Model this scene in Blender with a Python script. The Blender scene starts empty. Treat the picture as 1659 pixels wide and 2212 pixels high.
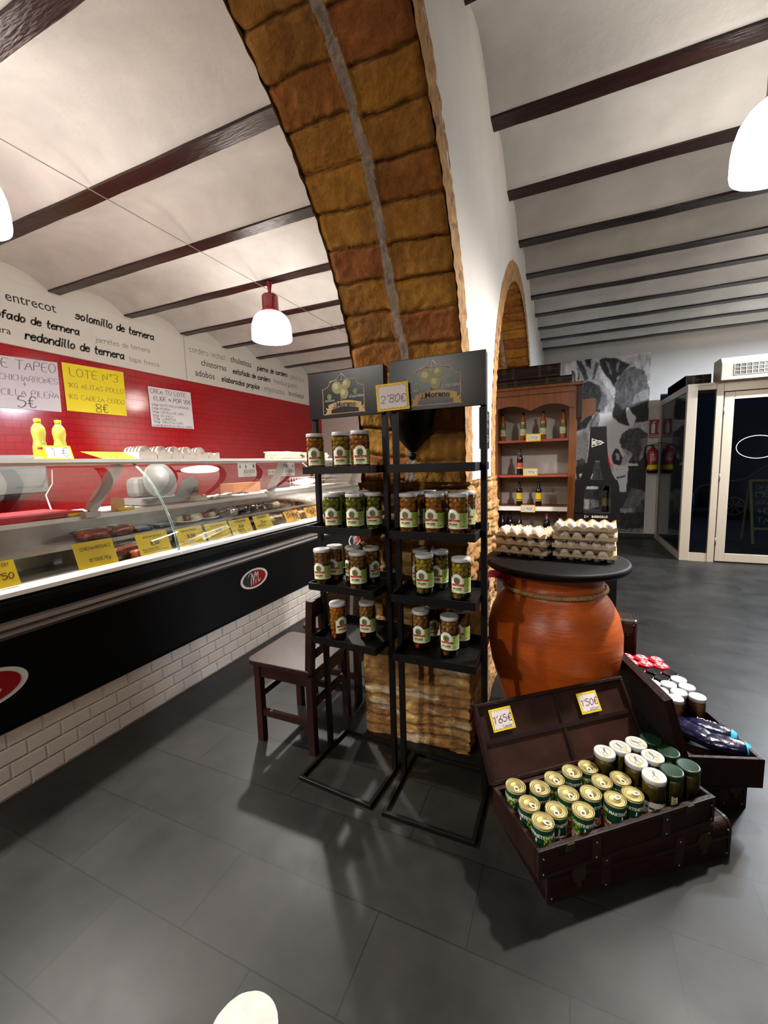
import bpy, bmesh, math, random
from mathutils import Vector, Matrix, noise

# ---------------------------------------------------------------- scene, camera, world, lights, exposure
SC = bpy.context.scene
COL = SC.collection
W, H = 1659, 2212
FPX = 899.2
YAW, PITCH, ROLL = -0.414554, 0.116627, -0.029441
EYE = Vector((0, 0, 1.53))

def cam_axes():
    f = Vector((math.sin(YAW) * math.cos(PITCH), math.cos(YAW) * math.cos(PITCH), -math.sin(PITCH)))
    r = Vector((math.cos(YAW), -math.sin(YAW), 0)); u = r.cross(f)
    return r * math.cos(ROLL) + u * math.sin(ROLL), -r * math.sin(ROLL) + u * math.cos(ROLL), f
RGT, UPV, FWD = cam_axes()
cd = bpy.data.cameras.new('camera'); cam = bpy.data.objects.new('camera', cd); COL.objects.link(cam)
cd.sensor_fit = 'HORIZONTAL'; cd.sensor_width = 36; cd.lens = 36 * FPX / W
cd.clip_start = 0.02; cd.clip_end = 100
cam.matrix_world = Matrix(((RGT.x, UPV.x, -FWD.x, EYE.x), (RGT.y, UPV.y, -FWD.y, EYE.y), (RGT.z, UPV.z, -FWD.z, EYE.z), (0, 0, 0, 1)))
SC.camera = cam

SC.view_settings.view_transform = 'Standard'
SC.view_settings.look = 'None'
SC.view_settings.gamma = 1
SC.view_settings.use_curve_mapping = False
SC.view_settings.exposure = 0.4
try:
    SC.cycles.use_denoising = True
    SC.cycles.max_bounces = 8; SC.cycles.diffuse_bounces = 4; SC.cycles.glossy_bounces = 4
    SC.cycles.transmission_bounces = 6; SC.cycles.transparent_max_bounces = 16
    SC.cycles.caustics_reflective = False; SC.cycles.caustics_refractive = False
    SC.cycles.sample_clamp_indirect = 6
except Exception:
    pass
BULB = 50.0        # watts of the bulb in every pendant
SHADE = 14.0        # glow of the opal shades
wd = bpy.data.worlds.new('night'); SC.world = wd; wd.use_nodes = True
wd.node_tree.nodes['Background'].inputs[0].default_value = (0.045, 0.06, 0.10, 1)
wd.node_tree.nodes['Background'].inputs[1].default_value = 1.6

# rays of the measured photograph onto planes of the place
def ray(x, y): return RGT * ((x - 829.5) / FPX) - UPV * ((y - 1106) / FPX) + FWD
def atz(x, y, z): d = ray(x, y); return EYE + d * ((z - EYE.z) / d.z)
def atx(x, y, X): d = ray(x, y); return EYE + d * (X / d.x)
def aty(x, y, Y): d = ray(x, y); return EYE + d * (Y / d.y)

# ---------------------------------------------------------------- helpers
def lin(c): return c / 12.92 if c <= 0.04045 else ((c + 0.055) / 1.055) ** 2.4
def C(h):
    h = h.lstrip('#'); return tuple(lin(int(h[i:i + 2], 16) / 255) for i in (0, 2, 4)) + (1,)
def mixc(a, b, t): return tuple(a[i] * (1 - t) + b[i] * t for i in range(3)) + (1,)
def nz(x, y, z=0.0): return noise.noise(Vector((x, y, z)))
rnd = random.Random(7)
ORD = ['first', 'second', 'third', 'fourth', 'fifth', 'sixth', 'seventh', 'eighth', 'ninth', 'tenth', 'eleventh', 'twelfth', 'thirteenth', 'fourteenth']

class N:
    def __init__(s, m): s.t = m.node_tree; s.n = s.t.nodes; s.l = s.t.links
    def new(s, k, **kw):
        o = s.n.new(k)
        for a, b in kw.items(): setattr(o, a, b)
        return o
    def link(s, a, b): s.l.new(a, b)
MATS = {}
def mat(name, col='#808080', rough=0.5, metal=0.0, var=0.0, vscale=8.0, bump=0.0, bscale=60.0, coat=0.0, emit=None, estr=0.0, spec=0.5, attr=False, stretch=None, col2=None, trans=0.0):
    if name in MATS: return MATS[name]
    m = bpy.data.materials.new(name); m.use_nodes = True; MATS[name] = m
    k = N(m); b = k.n['Principled BSDF']
    c = C(col) if isinstance(col, str) else col
    b.inputs['Base Color'].default_value = c
    b.inputs['Roughness'].default_value = rough; b.inputs['Metallic'].default_value = metal
    b.inputs['Specular IOR Level'].default_value = spec; b.inputs['Coat Weight'].default_value = coat
    b.inputs['Coat Roughness'].default_value = 0.08
    if emit: b.inputs['Emission Color'].default_value = C(emit); b.inputs['Emission Strength'].default_value = estr
    tc = k.new('ShaderNodeTexCoord'); src = tc.outputs['Object']
    if stretch:
        mp = k.new('ShaderNodeMapping'); mp.inputs['Scale'].default_value = stretch; k.link(src, mp.inputs[0]); src = mp.outputs[0]
    if attr:
        a = k.new('ShaderNodeAttribute', attribute_name='Col'); colout = a.outputs['Color']
    else: colout = None
    if var:
        nt = k.new('ShaderNodeTexNoise'); nt.inputs['Scale'].default_value = vscale; nt.inputs['Detail'].default_value = 6
        k.link(src, nt.inputs['Vector'])
        mx = k.new('ShaderNodeMix', data_type='RGBA')
        rr = k.new('ShaderNodeMapRange'); rr.inputs[1].default_value = .3; rr.inputs[2].default_value = .7
        k.link(nt.outputs['Fac'], rr.inputs[0]); k.link(rr.outputs[0], mx.inputs[0])
        if colout is not None:
            mu = k.new('ShaderNodeMix', data_type='RGBA', blend_type='MULTIPLY'); mu.inputs[0].default_value = 1
            mx.inputs[6].default_value = (1 - var,) * 3 + (1,); mx.inputs[7].default_value = (1 + var,) * 3 + (1,)
            k.link(colout, mu.inputs[6]); k.link(mx.outputs[2], mu.inputs[7]); colout = mu.outputs[2]
        else:
            d = C(col2) if col2 else tuple(x * (1 - var) for x in c[:3]) + (1,)
            e = c if col2 else tuple(min(1, x * (1 + var * .6)) for x in c[:3]) + (1,)
            mx.inputs[6].default_value = d; mx.inputs[7].default_value = e; colout = mx.outputs[2]
    if colout is not None: k.link(colout, b.inputs['Base Color'])
    if bump:
        n2 = k.new('ShaderNodeTexNoise'); n2.inputs['Scale'].default_value = bscale; n2.inputs['Detail'].default_value = 5
        k.link(src, n2.inputs['Vector'])
        bp = k.new('ShaderNodeBump'); bp.inputs['Strength'].default_value = bump; bp.inputs['Distance'].default_value = .01
        k.link(n2.outputs['Fac'], bp.inputs['Height']); k.link(bp.outputs[0], b.inputs['Normal'])
    return m
def glass(name, tint='#ffffff', refl=1.0, rough=0.0, base=0.0):
    if name in MATS: return MATS[name]
    m = bpy.data.materials.new(name); m.use_nodes = True; MATS[name] = m; k = N(m)
    k.n.remove(k.n['Principled BSDF'])
    o = k.n['Material Output']
    tr = k.new('ShaderNodeBsdfTransparent'); tr.inputs[0].default_value = C(tint)
    gl = k.new('ShaderNodeBsdfGlossy'); gl.inputs['Roughness'].default_value = rough
    lw = k.new('ShaderNodeFresnel'); lw.inputs['IOR'].default_value = 1.5
    mu = k.new('ShaderNodeMath', operation='MULTIPLY_ADD'); mu.inputs[1].default_value = refl; mu.inputs[2].default_value = base
    mu.use_clamp = True
    mx = k.new('ShaderNodeMixShader'); k.link(lw.outputs[0], mu.inputs[0]); k.link(mu.outputs[0], mx.inputs[0])
    k.link(tr.outputs[0], mx.inputs[1]); k.link(gl.outputs[0], mx.inputs[2]); k.link(mx.outputs[0], o.inputs[0])
    return m

class MB:
    """collects shapes into ONE mesh"""
    def __init__(s): s.v = []; s.f = []; s.m = []; s.sm = []; s.c = []; s.use_c = False
    def add(s, vs, fs, mi=0, smooth=False, col=None):
        o = len(s.v); s.v += [tuple(p) for p in vs]
        for i, f in enumerate(fs):
            s.f.append(tuple(o + j for j in f)); s.m.append(mi); s.sm.append(smooth)
            cc = col[i] if isinstance(col, list) else col
            s.c.append(cc)
            if cc: s.use_c = True
        return s
    def box(s, x0, x1, y0, y1, z0, z1, mi=0, M=None, col=None):
        vs = [Vector((x, y, z)) for x in (x0, x1) for y in (y0, y1) for z in (z0, z1)]
        if M: vs = [M @ v for v in vs]
        return s.add(vs, [(0, 1, 3, 2), (4, 6, 7, 5), (0, 4, 5, 1), (2, 3, 7, 6), (0, 2, 6, 4), (1, 5, 7, 3)], mi, False, col)
    def bar(s, a, b, w, h=None, mi=0, up=(0, 0, 1)):
        a = Vector(a); b = Vector(b); h = h or w; d = (b - a).normalized(); u = Vector(up)
        if abs(d.dot(u)) > .99: u = Vector((0, 1, 0))
        r = d.cross(u).normalized(); u = r.cross(d)
        vs = [p + r * (i * w / 2) + u * (j * h / 2) for p in (a, b) for i, j in ((-1, -1), (1, -1), (1, 1), (-1, 1))]
        return s.add(vs, [(3, 2, 1, 0), (4, 5, 6, 7), (0, 1, 5, 4), (1, 2, 6, 5), (2, 3, 7, 6), (3, 0, 4, 7)], mi)
    def lathe(s, prof, n=24, c=(0, 0, 0), mi=0, M=None, smooth=True, a0=0, a1=2 * math.pi, col=None):
        full = abs(a1 - a0 - 2 * math.pi) < 1e-6; k = n if full else n + 1
        vs = []; fs = []; cols = []
        for r, z in prof:
            for i in range(k):
                a = a0 + (a1 - a0) * i / n; vs.append(Vector((r * math.cos(a), r * math.sin(a), z)))
        for j in range(len(prof) - 1):
            for i in range(n):
                i2 = (i + 1) % k; fs.append((j * k + i, j * k + i2, (j + 1) * k + i2, (j + 1) * k + i)); cols.append(col[j] if isinstance(col, list) else col)
        cv = Vector(c); vs = [(M @ v if M else v) + cv for v in vs]
        return s.add(vs, fs, mi, smooth, cols)
    def tube(s, path, r, n=8, mi=0, closed=False, caps=True, smooth=True):
        P = [Vector(p) for p in path]; vs = []; L = len(P); pu = None
        for i, p in enumerate(P):
            if closed: d = P[(i + 1) % L] - P[i - 1]
            else: d = P[min(i + 1, L - 1)] - P[max(i - 1, 0)]
            d.normalize()
            if pu is None: u = d.orthogonal().normalized()
            else: u = (pu - d * pu.dot(d)).normalized()
            pu = u; w = d.cross(u); rr = r[i] if isinstance(r, (list, tuple)) else r
            vs += [p + (u * math.cos(2 * math.pi * k / n) + w * math.sin(2 * math.pi * k / n)) * rr for k in range(n)]
        fs = []
        for i in range(L if closed else L - 1):
            j = (i + 1) % L
            fs += [(i * n + k, i * n + (k + 1) % n, j * n + (k + 1) % n, j * n + k) for k in range(n)]
        if caps and not closed: fs += [tuple(reversed(range(n))), tuple((L - 1) * n + k for k in range(n))]
        return s.add(vs, fs, mi, smooth)
    def ball(s, c, rx, ry=None, rz=None, nu=14, nv=9, mi=0, M=None, fn=None, col=None):
        ry = ry or rx; rz = rz or rx; vs = []; fs = []
        for j in range(nv + 1):
            t = math.pi * j / nv
            for i in range(nu):
                a = 2 * math.pi * i / nu; d = Vector((math.sin(t) * math.cos(a), math.sin(t) * math.sin(a), -math.cos(t)))
                k = fn(d) if fn else 1
                p = Vector((d.x * rx * k, d.y * ry * k, d.z * rz * k))
                vs.append((M @ p if M else p) + Vector(c))
        for j in range(nv):
            for i in range(nu): fs.append((j * nu + i, j * nu + (i + 1) % nu, (j + 1) * nu + (i + 1) % nu, (j + 1) * nu + i))
        return s.add(vs, fs, mi, True, col)
    def prism(s, poly, T, d, mi=0, col=None):
        """2-D polygon (counter-clockwise) taken by T(u,v,w) from w=0 to w=d"""
        n = len(poly); vs = [T(u, v, 0) for u, v in poly] + [T(u, v, d) for u, v in poly]
        fs = [tuple(reversed(range(n))), tuple(range(n, 2 * n))] + [(i, (i + 1) % n, n + (i + 1) % n, n + i) for i in range(n)]
        return s.add(vs, fs, mi, False, col)
    def flat(s, poly, T, mi=0, col=None): return s.add([T(u, v, 0) for u, v in poly], [tuple(range(len(poly)))], mi, False, col)
    def grid(s, nu, nv, P, mi=0, smooth=True, colf=None, wrap=False):
        vs = [P(i / nu, j / nv) for j in range(nv + 1) for i in range(nu + 1)]; k = nu + 1
        fs = []; cols = []
        for j in range(nv):
            for i in range(nu):
                fs.append((j * k + i, j * k + i + 1, (j + 1) * k + i + 1, (j + 1) * k + i))
                cols.append(colf((i + .5) / nu, (j + .5) / nv) if colf else None)
        return s.add(vs, fs, mi, smooth, cols)
    def build(s, name, mats, parent=None, world=True, bevel=0.0, kind=None, label=None, fixn=True):
        me = bpy.data.meshes.new(name); vs = s.v
        if parent is not None and world:
            Mi = wmat(parent).inverted(); vs = [Mi @ Vector(p) for p in vs]
        me.from_pydata([tuple(p) for p in vs], [], s.f)
        if not isinstance(mats, (list, tuple)): mats = [mats]
        for m in mats: me.materials.append(m)
        me.polygons.foreach_set('material_index', s.m); me.polygons.foreach_set('use_smooth', s.sm)
        if s.use_c:
            ca = me.color_attributes.new('Col', 'FLOAT_COLOR', 'CORNER'); buf = []
            for f, c in zip(s.f, s.c): buf += list(c or (1, 1, 1, 1)) * len(f)
            ca.data.foreach_set('color', buf)
        me.update()
        if fixn:
            bm = bmesh.new(); bm.from_mesh(me); bmesh.ops.recalc_face_normals(bm, faces=bm.faces); bm.to_mesh(me); bm.free()
        o = bpy.data.objects.new(name, me); COL.objects.link(o)
        if parent is not None: o.parent = parent
        if bevel:
            b = o.modifiers.new('bevel', 'BEVEL'); b.width = bevel; b.segments = 2; b.limit_method = 'ANGLE'; b.angle_limit = math.radians(50)
        if kind: o['kind'] = kind
        if label: o['label'] = label
        return o
def wmat(o):
    m = o.matrix_basis.copy()
    return wmat(o.parent) @ m if o.parent else m
def tag(o, label, cat, group=None):
    o['label'] = label; o['category'] = cat
    if group: o['group'] = group
    return o
def thing(name, label, cat, loc=(0, 0, 0), rz=0.0, group=None):
    o = bpy.data.objects.new(name, None); COL.objects.link(o); o.empty_display_size = .1
    o.location = loc; o.rotation_euler = (0, 0, rz)
    return tag(o, label, cat, group)
def struct(name, mb, mats, **k):
    o = mb.build(name, mats, **k); o['kind'] = 'structure'; return o
KIDS = {}
def kids(o): return [c for c in COL.objects if c.parent == o]
def dup(o, loc=None, rz=None, label=None, group=None, top=True, swap=None):
    c = o.copy(); COL.objects.link(c)
    if top:
        if loc is not None: c.location = loc
        if rz is not None: c.rotation_euler = (0, 0, rz)
        if label: c['label'] = label
        if group: c['group'] = group
    if swap and c.type == 'MESH':
        for i, sl in enumerate(c.material_slots):
            if sl.material and sl.material.name in swap: sl.link = 'OBJECT'; sl.material = swap[sl.material.name]
    for ch in kids(o):
        d = dup(ch, top=False, swap=swap); d.parent = c
    return c
def frameT(o, u, v, n=None):
    """(u,v,w) -> o + u*U + v*V + w*N"""
    o = Vector(o); U = Vector(u).normalized(); V = Vector(v).normalized(); Nn = Vector(n).normalized() if n else U.cross(V).normalized()
    return lambda a, b, c=0: o + U * a + V * b + Nn * c
# ---- lettering: the built-in face, and a pen-stroke hand
def text_mesh(body, size=1.0, bold=0.0, shear=0.0, align='LEFT'):
    cu = bpy.data.curves.new('t', 'FONT'); cu.body = body; cu.size = size; cu.offset = bold * size; cu.shear = shear; cu.align_x = align
    cu.resolution_u = 3; cu.fill_mode = 'FRONT'
    ob = bpy.data.objects.new('t', cu); COL.objects.link(ob)
    dg = bpy.context.evaluated_depsgraph_get(); me = bpy.data.meshes.new_from_object(ob.evaluated_get(dg))
    vs = [(v.co.x, v.co.y) for v in me.vertices]; fs = [tuple(p.vertices) for p in me.polygons]
    bpy.data.objects.remove(ob); bpy.data.curves.remove(cu); bpy.data.meshes.remove(me)
    return vs, fs
def lettering(mb, body, T, x, y, width=None, size=.1, bold=0.0, shear=0.0, align='LEFT', mi=0, w=.0008, sy=1.0):
    vs, fs = text_mesh(body, 1.0, bold, shear)
    if not vs: return
    x0 = min(v[0] for v in vs); x1 = max(v[0] for v in vs)
    k = width / (x1 - x0) if width else size
    off = {'LEFT': -x0, 'CENTER': -(x0 + x1) / 2, 'RIGHT': -x1}[align]
    mb.add([T(x + (a + off) * k, y + b * k * sy, w) for a, b in vs], fs, mi)
GL = {'A': '00-38-60 13-53', 'B': '00-08-48-57-55-44-04 44-53-51-40-00', 'C': '57-48-28-06-02-20-40-51', 'D': '00-08-38-56-52-30-00', 'E': '58-08-00-50 04-44', 'F': '58-08-00 04-44',
 'G': '57-48-28-06-02-20-40-52-54-34', 'H': '00-08 50-58 04-54', 'I': '10-18', 'J': '48-42-30-10-02', 'K': '00-08 58-04-50', 'L': '08-00-50', 'M': '00-08-34-68-60', 'N': '00-08-50-58',
 'O': '20-02-06-28-48-66-62-40-20', 'P': '00-08-48-57-55-44-04', 'R': '00-08-48-57-55-44-04 34-50', 'S': '57-48-18-07-05-14-44-53-51-40-10-01', 'T': '08-68 38-30', 'U': '08-02-20-40-62-68',
 'V': '08-30-68', 'W': '08-10-35-50-68', 'X': '00-58 08-50', 'Y': '08-34-68 34-30', 'Z': '08-58-00-50', 'Ñ': '00-08-50-58 19-49', '0': '20-02-06-28-38-56-52-30-20', '1': '06-28-20', '2': '06-18-38-56-54-00-50',
 '3': '07-18-38-57-55-34-24 34-53-51-30-10-01', '4': '40-48-03-63', '5': '48-08-05-35-54-52-30-10-01', '6': '48-25-03-01-20-40-52-53-44-24-03', '7': '08-58-20', '8': '24-06-07-18-38-57-56-34-24-03-01-10-40-51-53-34',
 '9': '10-45-57-48-18-07-05-14-34-55', '€': '57-48-28-16-12-20-40-51 05-35 03-33', "'": '28-16', ',': '11-0a', '.': '10-11', '/': '00-58', '+': '31-37 04-64', 'º': '16-18-38-36-16', '-': '04-44',
 'a': '44-35-15-03-02-10-20-42 45-41-50', 'b': '08-00 04-15-35-43-42-30-10-01', 'c': '44-35-15-03-02-10-30-41', 'd': '48-40 44-35-15-03-02-10-30-41', 'e': '03-43-44-35-15-03-02-10-30-41', 'f': '38-28-17-10 05-35',
 'g': '44-35-15-03-02-10-30-42 45-4a-3b-1b-0a', 'h': '08-00 03-15-35-43-40', 'i': '15-10 17-18', 'j': '25-2a-1b-0b 27-28', 'k': '08-00 45-03-40', 'l': '18-11-20', 'm': '00-05 04-15-25-33-30 34-45-55-63-60',
 'n': '00-05 03-15-35-43-40', 'o': '10-02-03-15-35-43-42-30-10', 'p': '05-0c 04-15-35-43-42-30-10-01', 'r': '00-05 03-15-35-34', 's': '44-35-15-04-13-33-42-30-10-01', 't': '18-11-20-30 05-35', 'u': '05-01-10-30-42 45-40',
 'v': '05-20-45', 'x': '00-45 05-40', 'y': '05-22 45-0c', 'z': '05-45-00-40', 'q': '44-35-15-03-02-10-30-42 45-4c'}
def hand(mb, body, T, x, y, width=None, size=.1, thick=.09, shear=0.0, align='LEFT', mi=0, w=.0008, gap=1.6, jit=.12, sy=1.0):
    """pen-stroke writing; size = cap height, thick = stroke width as part of it"""
    strokes = []; cx = 0.0; val = {**{str(i): i for i in range(10)}, 'a': -1, 'b': -2, 'c': -3}; r = random.Random(sum(map(ord, body)))
    for ch in body:
        if ch == ' ': cx += 4.6; continue
        g = GL.get(ch)
        if not g: cx += 3; continue
        mxx = 0; dy = r.uniform(-jit, jit) * 2
        for st in g.split():
            pts = [(val[p[0]], val[p[1]]) for p in st.split('-')]; mxx = max(mxx, max(p[0] for p in pts))
            pts = [(cx + a + r.uniform(-jit, jit), b + dy + r.uniform(-jit, jit)) for a, b in pts]
            if len(pts) > 2:
                for _ in range(2):
                    q = [pts[0]]
                    for p0, p1 in zip(pts, pts[1:]):
                        q += [(p0[0] * .75 + p1[0] * .25, p0[1] * .75 + p1[1] * .25), (p0[0] * .25 + p1[0] * .75, p0[1] * .25 + p1[1] * .75)]
                    pts = q + [pts[-1]]
            strokes.append([(a + b * shear, b) for a, b in pts])
        cx += mxx + gap
    tot = cx - gap; k = width / tot if width else size / 8.0
    off = {'LEFT': 0, 'CENTER': -tot * k / 2, 'RIGHT': -tot * k}[align]; hw = thick * 8 * k / 2
    for pts in strokes:
        P = [Vector((x + off + a * k, y + b * k * sy)) for a, b in pts]; L = []; R = []
        for i, p in enumerate(P):
            d = P[min(i + 1, len(P) - 1)] - P[max(i - 1, 0)]
            d = d.normalized() if d.length > 1e-9 else Vector((1, 0)); nn = Vector((-d.y, d.x)) * hw
            e = d * hw * (-.8 if i == 0 else .8 if i == len(P) - 1 else 0)
            L.append(p + nn + e); R.append(p - nn + e)
        n = len(P)
        mb.add([T(q.x, q.y, w) for q in L + R], [(i, n + i, n + i + 1, i + 1) for i in range(n - 1)], mi)
def ell(cx, cy, rx, ry, n=28, a0=0, a1=2 * math.pi): return [(cx + rx * math.cos(a0 + (a1 - a0) * i / n), cy + ry * math.sin(a0 + (a1 - a0) * i / n)) for i in range(n)]
def ring(mb, outer, inner, T, mi=0, w=.0008, col=None):
    n = len(outer); mb.add([T(a, b, w) for a, b in outer] + [T(a, b, w) for a, b in inner], [(i, (i + 1) % n, n + (i + 1) % n, n + i) for i in range(n)], mi, False, col)
def inpoly(x, y, P):
    c = False; j = len(P) - 1
    for i in range(len(P)):
        if (P[i][1] > y) != (P[j][1] > y) and x < (P[j][0] - P[i][0]) * (y - P[i][1]) / (P[j][1] - P[i][1]) + P[i][0]: c = not c
        j = i
    return c

# ---------------------------------------------------------------- materials
M_plaster = mat('white_plaster', '#cfcac4', .75, var=.06, vscale=2.2, bump=.25, bscale=14)
M_ceil = mat('ceiling_plaster', '#cbcac7', .7, var=.13, vscale=3.2, bump=.6, bscale=11)
M_beam = mat('beam_wood', '#2a1411', .3, spec=.35, var=.5, vscale=5, bump=.6, bscale=30, stretch=(.4, 3, 3))
M_black = mat('black_metal', '#070606', .42, spec=.28, bump=.05, bscale=300)
M_blackp = mat('black_panel', '#040404', .4, spec=.22)
M_steel = mat('brushed_steel', '#9a9894', .32, metal=.9, var=.1, vscale=20, stretch=(1, .1, 6))
M_alu = mat('grey_aluminium', '#77706c', .4, metal=.6)
M_white = mat('white_enamel', '#f0ede6', .35)
M_offw = mat('white_plastic', '#d8d4cc', .45)
M_ink = mat('black_ink', '#161314', .6)
M_grey_ink = mat('grey_ink', '#5d5956', .6)
M_red_ink = mat('red_ink', '#6a1018', .6)
M_gold = mat('gold_print', '#b79a5c', .5)
M_paper = mat('white_paper', '#d9d4d2', .7)
M_yellow = mat('yellow_paper', '#e8c90c', .65)
M_tagy = mat('yellow_card', '#d0b010', .6)
M_orange_card = mat('orange_card', '#f0a818', .6)
M_print = mat('printed_surface', rough=.5, attr=True)
M_gprint = mat('glossy_print', rough=.22, attr=True)
M_brick = mat('old_brick', rough=.8, attr=True, var=.22, vscale=26, bump=.5, bscale=70)
M_dwood = mat('dark_stained_wood', '#2b130f', .36, spec=.35, var=.4, vscale=7, bump=.12, bscale=40, stretch=(1, 6, 1))
M_cwood = mat('brown_cabinet_wood', '#7c4515', .42, var=.3, vscale=6, bump=.1, bscale=30, stretch=(4, 4, .6))
M_twood = mat('trunk_leather_wood', '#24120c', .5, spec=.2, var=.4, vscale=11, bump=.35, bscale=50)
M_tin = mat('trunk_lining', '#321a12', .5, spec=.3, var=.55, vscale=7, bump=.2, bscale=25)
M_brass = mat('aged_brass', '#3c3222', .55, metal=.6)
M_terra = mat('terracotta', '#c2581a', .36, var=.26, vscale=3, bump=.18, bscale=16, stretch=(1, 1, 5))
M_rope = mat('jute_rope', '#a58452', .85, var=.2, vscale=60)
M_carton = mat('egg_carton_pulp', '#c6b496', .9, var=.12, vscale=90, bump=.3, bscale=200)
M_egg = mat('egg_shell', '#e9ddd4', .45, var=.03, vscale=20)
M_redplas = mat('red_plastic', '#c0202a', .4)
M_glass = glass('clear_glass', '#f4f8f6', .3)
M_pane = glass('window_glass', '#c9d2d6', .75)
M_jar = glass('jar_glass', '#f2ead8', 1.0)
M_pack = glass('clear_film', '#f6f2ea', 1.4, rough=.12, base=.03)
M_lidw = mat('white_lid', '#c6c5c4', .35)
M_cable = mat('grey_cable', '#8d8781', .6)

# tiles: red wall brick tile, bevelled white tile, slate floor
def tile_mat(name, c1, c2, cm, bw, bh, mortar, rough, axes, loc=(0, 0, 0), bump=.6, var=0, smooth=.0, offset=.5, roughvar=None, spec=.5):
    m = bpy.data.materials.new(name); m.use_nodes = True; MATS[name] = m; k = N(m); b = k.n['Principled BSDF']
    tc = k.new('ShaderNodeTexCoord'); sp = k.new('ShaderNodeSeparateXYZ'); cb = k.new('ShaderNodeCombineXYZ')
    k.link(tc.outputs['Object'], sp.inputs[0])
    for i, a in enumerate(axes): k.link(sp.outputs['XYZ'.index(a)], cb.inputs[i])
    mp = k.new('ShaderNodeMapping'); mp.inputs['Location'].default_value = loc; k.link(cb.outputs[0], mp.inputs[0])
    br = k.new('ShaderNodeTexBrick'); br.offset = offset; k.link(mp.outputs[0], br.inputs['Vector'])
    for nm, v in (('Scale', 1.0), ('Brick Width', bw), ('Row Height', bh), ('Mortar Size', mortar), ('Mortar Smooth', smooth), ('Bias', 0.0)): br.inputs[nm].default_value = v
    for nm, v in (('Color1', c1), ('Color2', c2), ('Mortar', cm)): br.inputs[nm].default_value = C(v)
    out = br.outputs['Color']
    if var:
        nt = k.new('ShaderNodeTexNoise'); nt.inputs['Scale'].default_value = 2.3; nt.inputs['Detail'].default_value = 8; nt.inputs['Roughness'].default_value = .65
        k.link(tc.outputs['Object'], nt.inputs['Vector'])
        rg = k.new('ShaderNodeMapRange'); rg.inputs[1].default_value = .35; rg.inputs[2].default_value = .66; rg.inputs[3].default_value = 1 - var; rg.inputs[4].default_value = 1 + var
        k.link(nt.outputs['Fac'], rg.inputs[0]); cc = k.new('ShaderNodeCombineColor')
        for i in range(3): k.link(rg.outputs[0], cc.inputs[i])
        mu = k.new('ShaderNodeMix', data_type='RGBA', blend_type='MULTIPLY'); mu.inputs[0].default_value = 1
        k.link(out, mu.inputs[6]); k.link(cc.outputs[0], mu.inputs[7]); out = mu.outputs[2]
    k.link(out, b.inputs['Base Color']); b.inputs['Roughness'].default_value = rough; b.inputs['Specular IOR Level'].default_value = spec
    if roughvar:
        n3 = k.new('ShaderNodeTexNoise'); n3.inputs['Scale'].default_value = 5; n3.inputs['Detail'].default_value = 6; k.link(tc.outputs['Object'], n3.inputs['Vector'])
        r3 = k.new('ShaderNodeMapRange'); r3.inputs[3].default_value = roughvar[0]; r3.inputs[4].default_value = roughvar[1]; k.link(n3.outputs['Fac'], r3.inputs[0]); k.link(r3.outputs[0], b.inputs['Roughness'])
    iv = k.new('ShaderNodeMath', operation='SUBTRACT'); iv.inputs[0].default_value = 1; k.link(br.outputs['Fac'], iv.inputs[1])
    bp = k.new('ShaderNodeBump'); bp.inputs['Strength'].default_value = bump; bp.inputs['Distance'].default_value = .006
    k.link(iv.outputs[0], bp.inputs['Height']); k.link(bp.outputs[0], b.inputs['Normal'])
    return m
M_floor = tile_mat('slate_floor_tile', '#211f1c', '#1b1a18', '#11100f', .598, .3017, .0022, .5, 'XYZ', (1.158, -.529, 0), .5, var=.5, roughvar=(.3, .54), spec=.26)
M_redtile = tile_mat('red_brick_tile', '#a50917', '#9a0815', '#7e0812', .15, .075, .003, .12, 'YZX', (0, .02, 0), .6)
M_wtile = tile_mat('white_bevelled_tile', '#cdc2b8', '#c8bdb3', '#beb2a8', .15, .08, .008, .35, 'YZX', (.05, 0, 0), .9, smooth=.7)

# ---------------------------------------------------------------- the setting
XL, XR, YB, YF, ZC = -5.24, 4.5, 9.05, -4.2, 3.5
XA, XB = -1.0, -.45            # the two faces of the arcade wall
struct('floor', MB().box(XL - .1, XR + .1, YF - .1, YB, -.1, 0), M_floor)
mb = MB()
mb.add([(XL, YF, 0), (XL, 8.46, 0), (XL, 8.46, 2.845), (XL, YF, 2.845)], [(0, 1, 2, 3)], 0)
mb.add([(XL, YF, 2.845), (XL, 8.46, 2.845), (XL, 8.46, 3.8), (XL, YF, 3.8)], [(0, 1, 2, 3)], 1)
mb.add([(XL - .15, YF, 0), (XL - .15, 8.46, 0), (XL - .15, 8.46, 3.8), (XL - .15, YF, 3.8)], [(3, 2, 1, 0)], 1)
struct('wall_left', mb, [M_redtile, M_plaster], fixn=False)
mb = MB(); mb.box(XL - .15, XA, 8.46, 8.6, 0, 3.8); mb.box(-1.0, 1.52, YB, YB + .2, 0, 3.8); mb.box(1.52, XR + .1, YB, YB + .2, 2.62, 3.8); mb.box(3.9, XR + .1, YB, YB + .2, 0, 2.62)
struct('wall_back', mb, M_plaster)
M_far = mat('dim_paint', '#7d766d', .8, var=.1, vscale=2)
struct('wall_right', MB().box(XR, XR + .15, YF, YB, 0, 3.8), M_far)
struct('wall_front', MB().box(XL - .15, XR + .15, YF - .15, YF, 0, 3.8), mat('dim_paint_front', '#4f4a45', .85, var=.1, vscale=2))
struct('baseboard_back', MB().box(XB, 1.52, YB - .012, YB, 0, .07), mat('dark_baseboard', '#26292b', .5))

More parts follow.
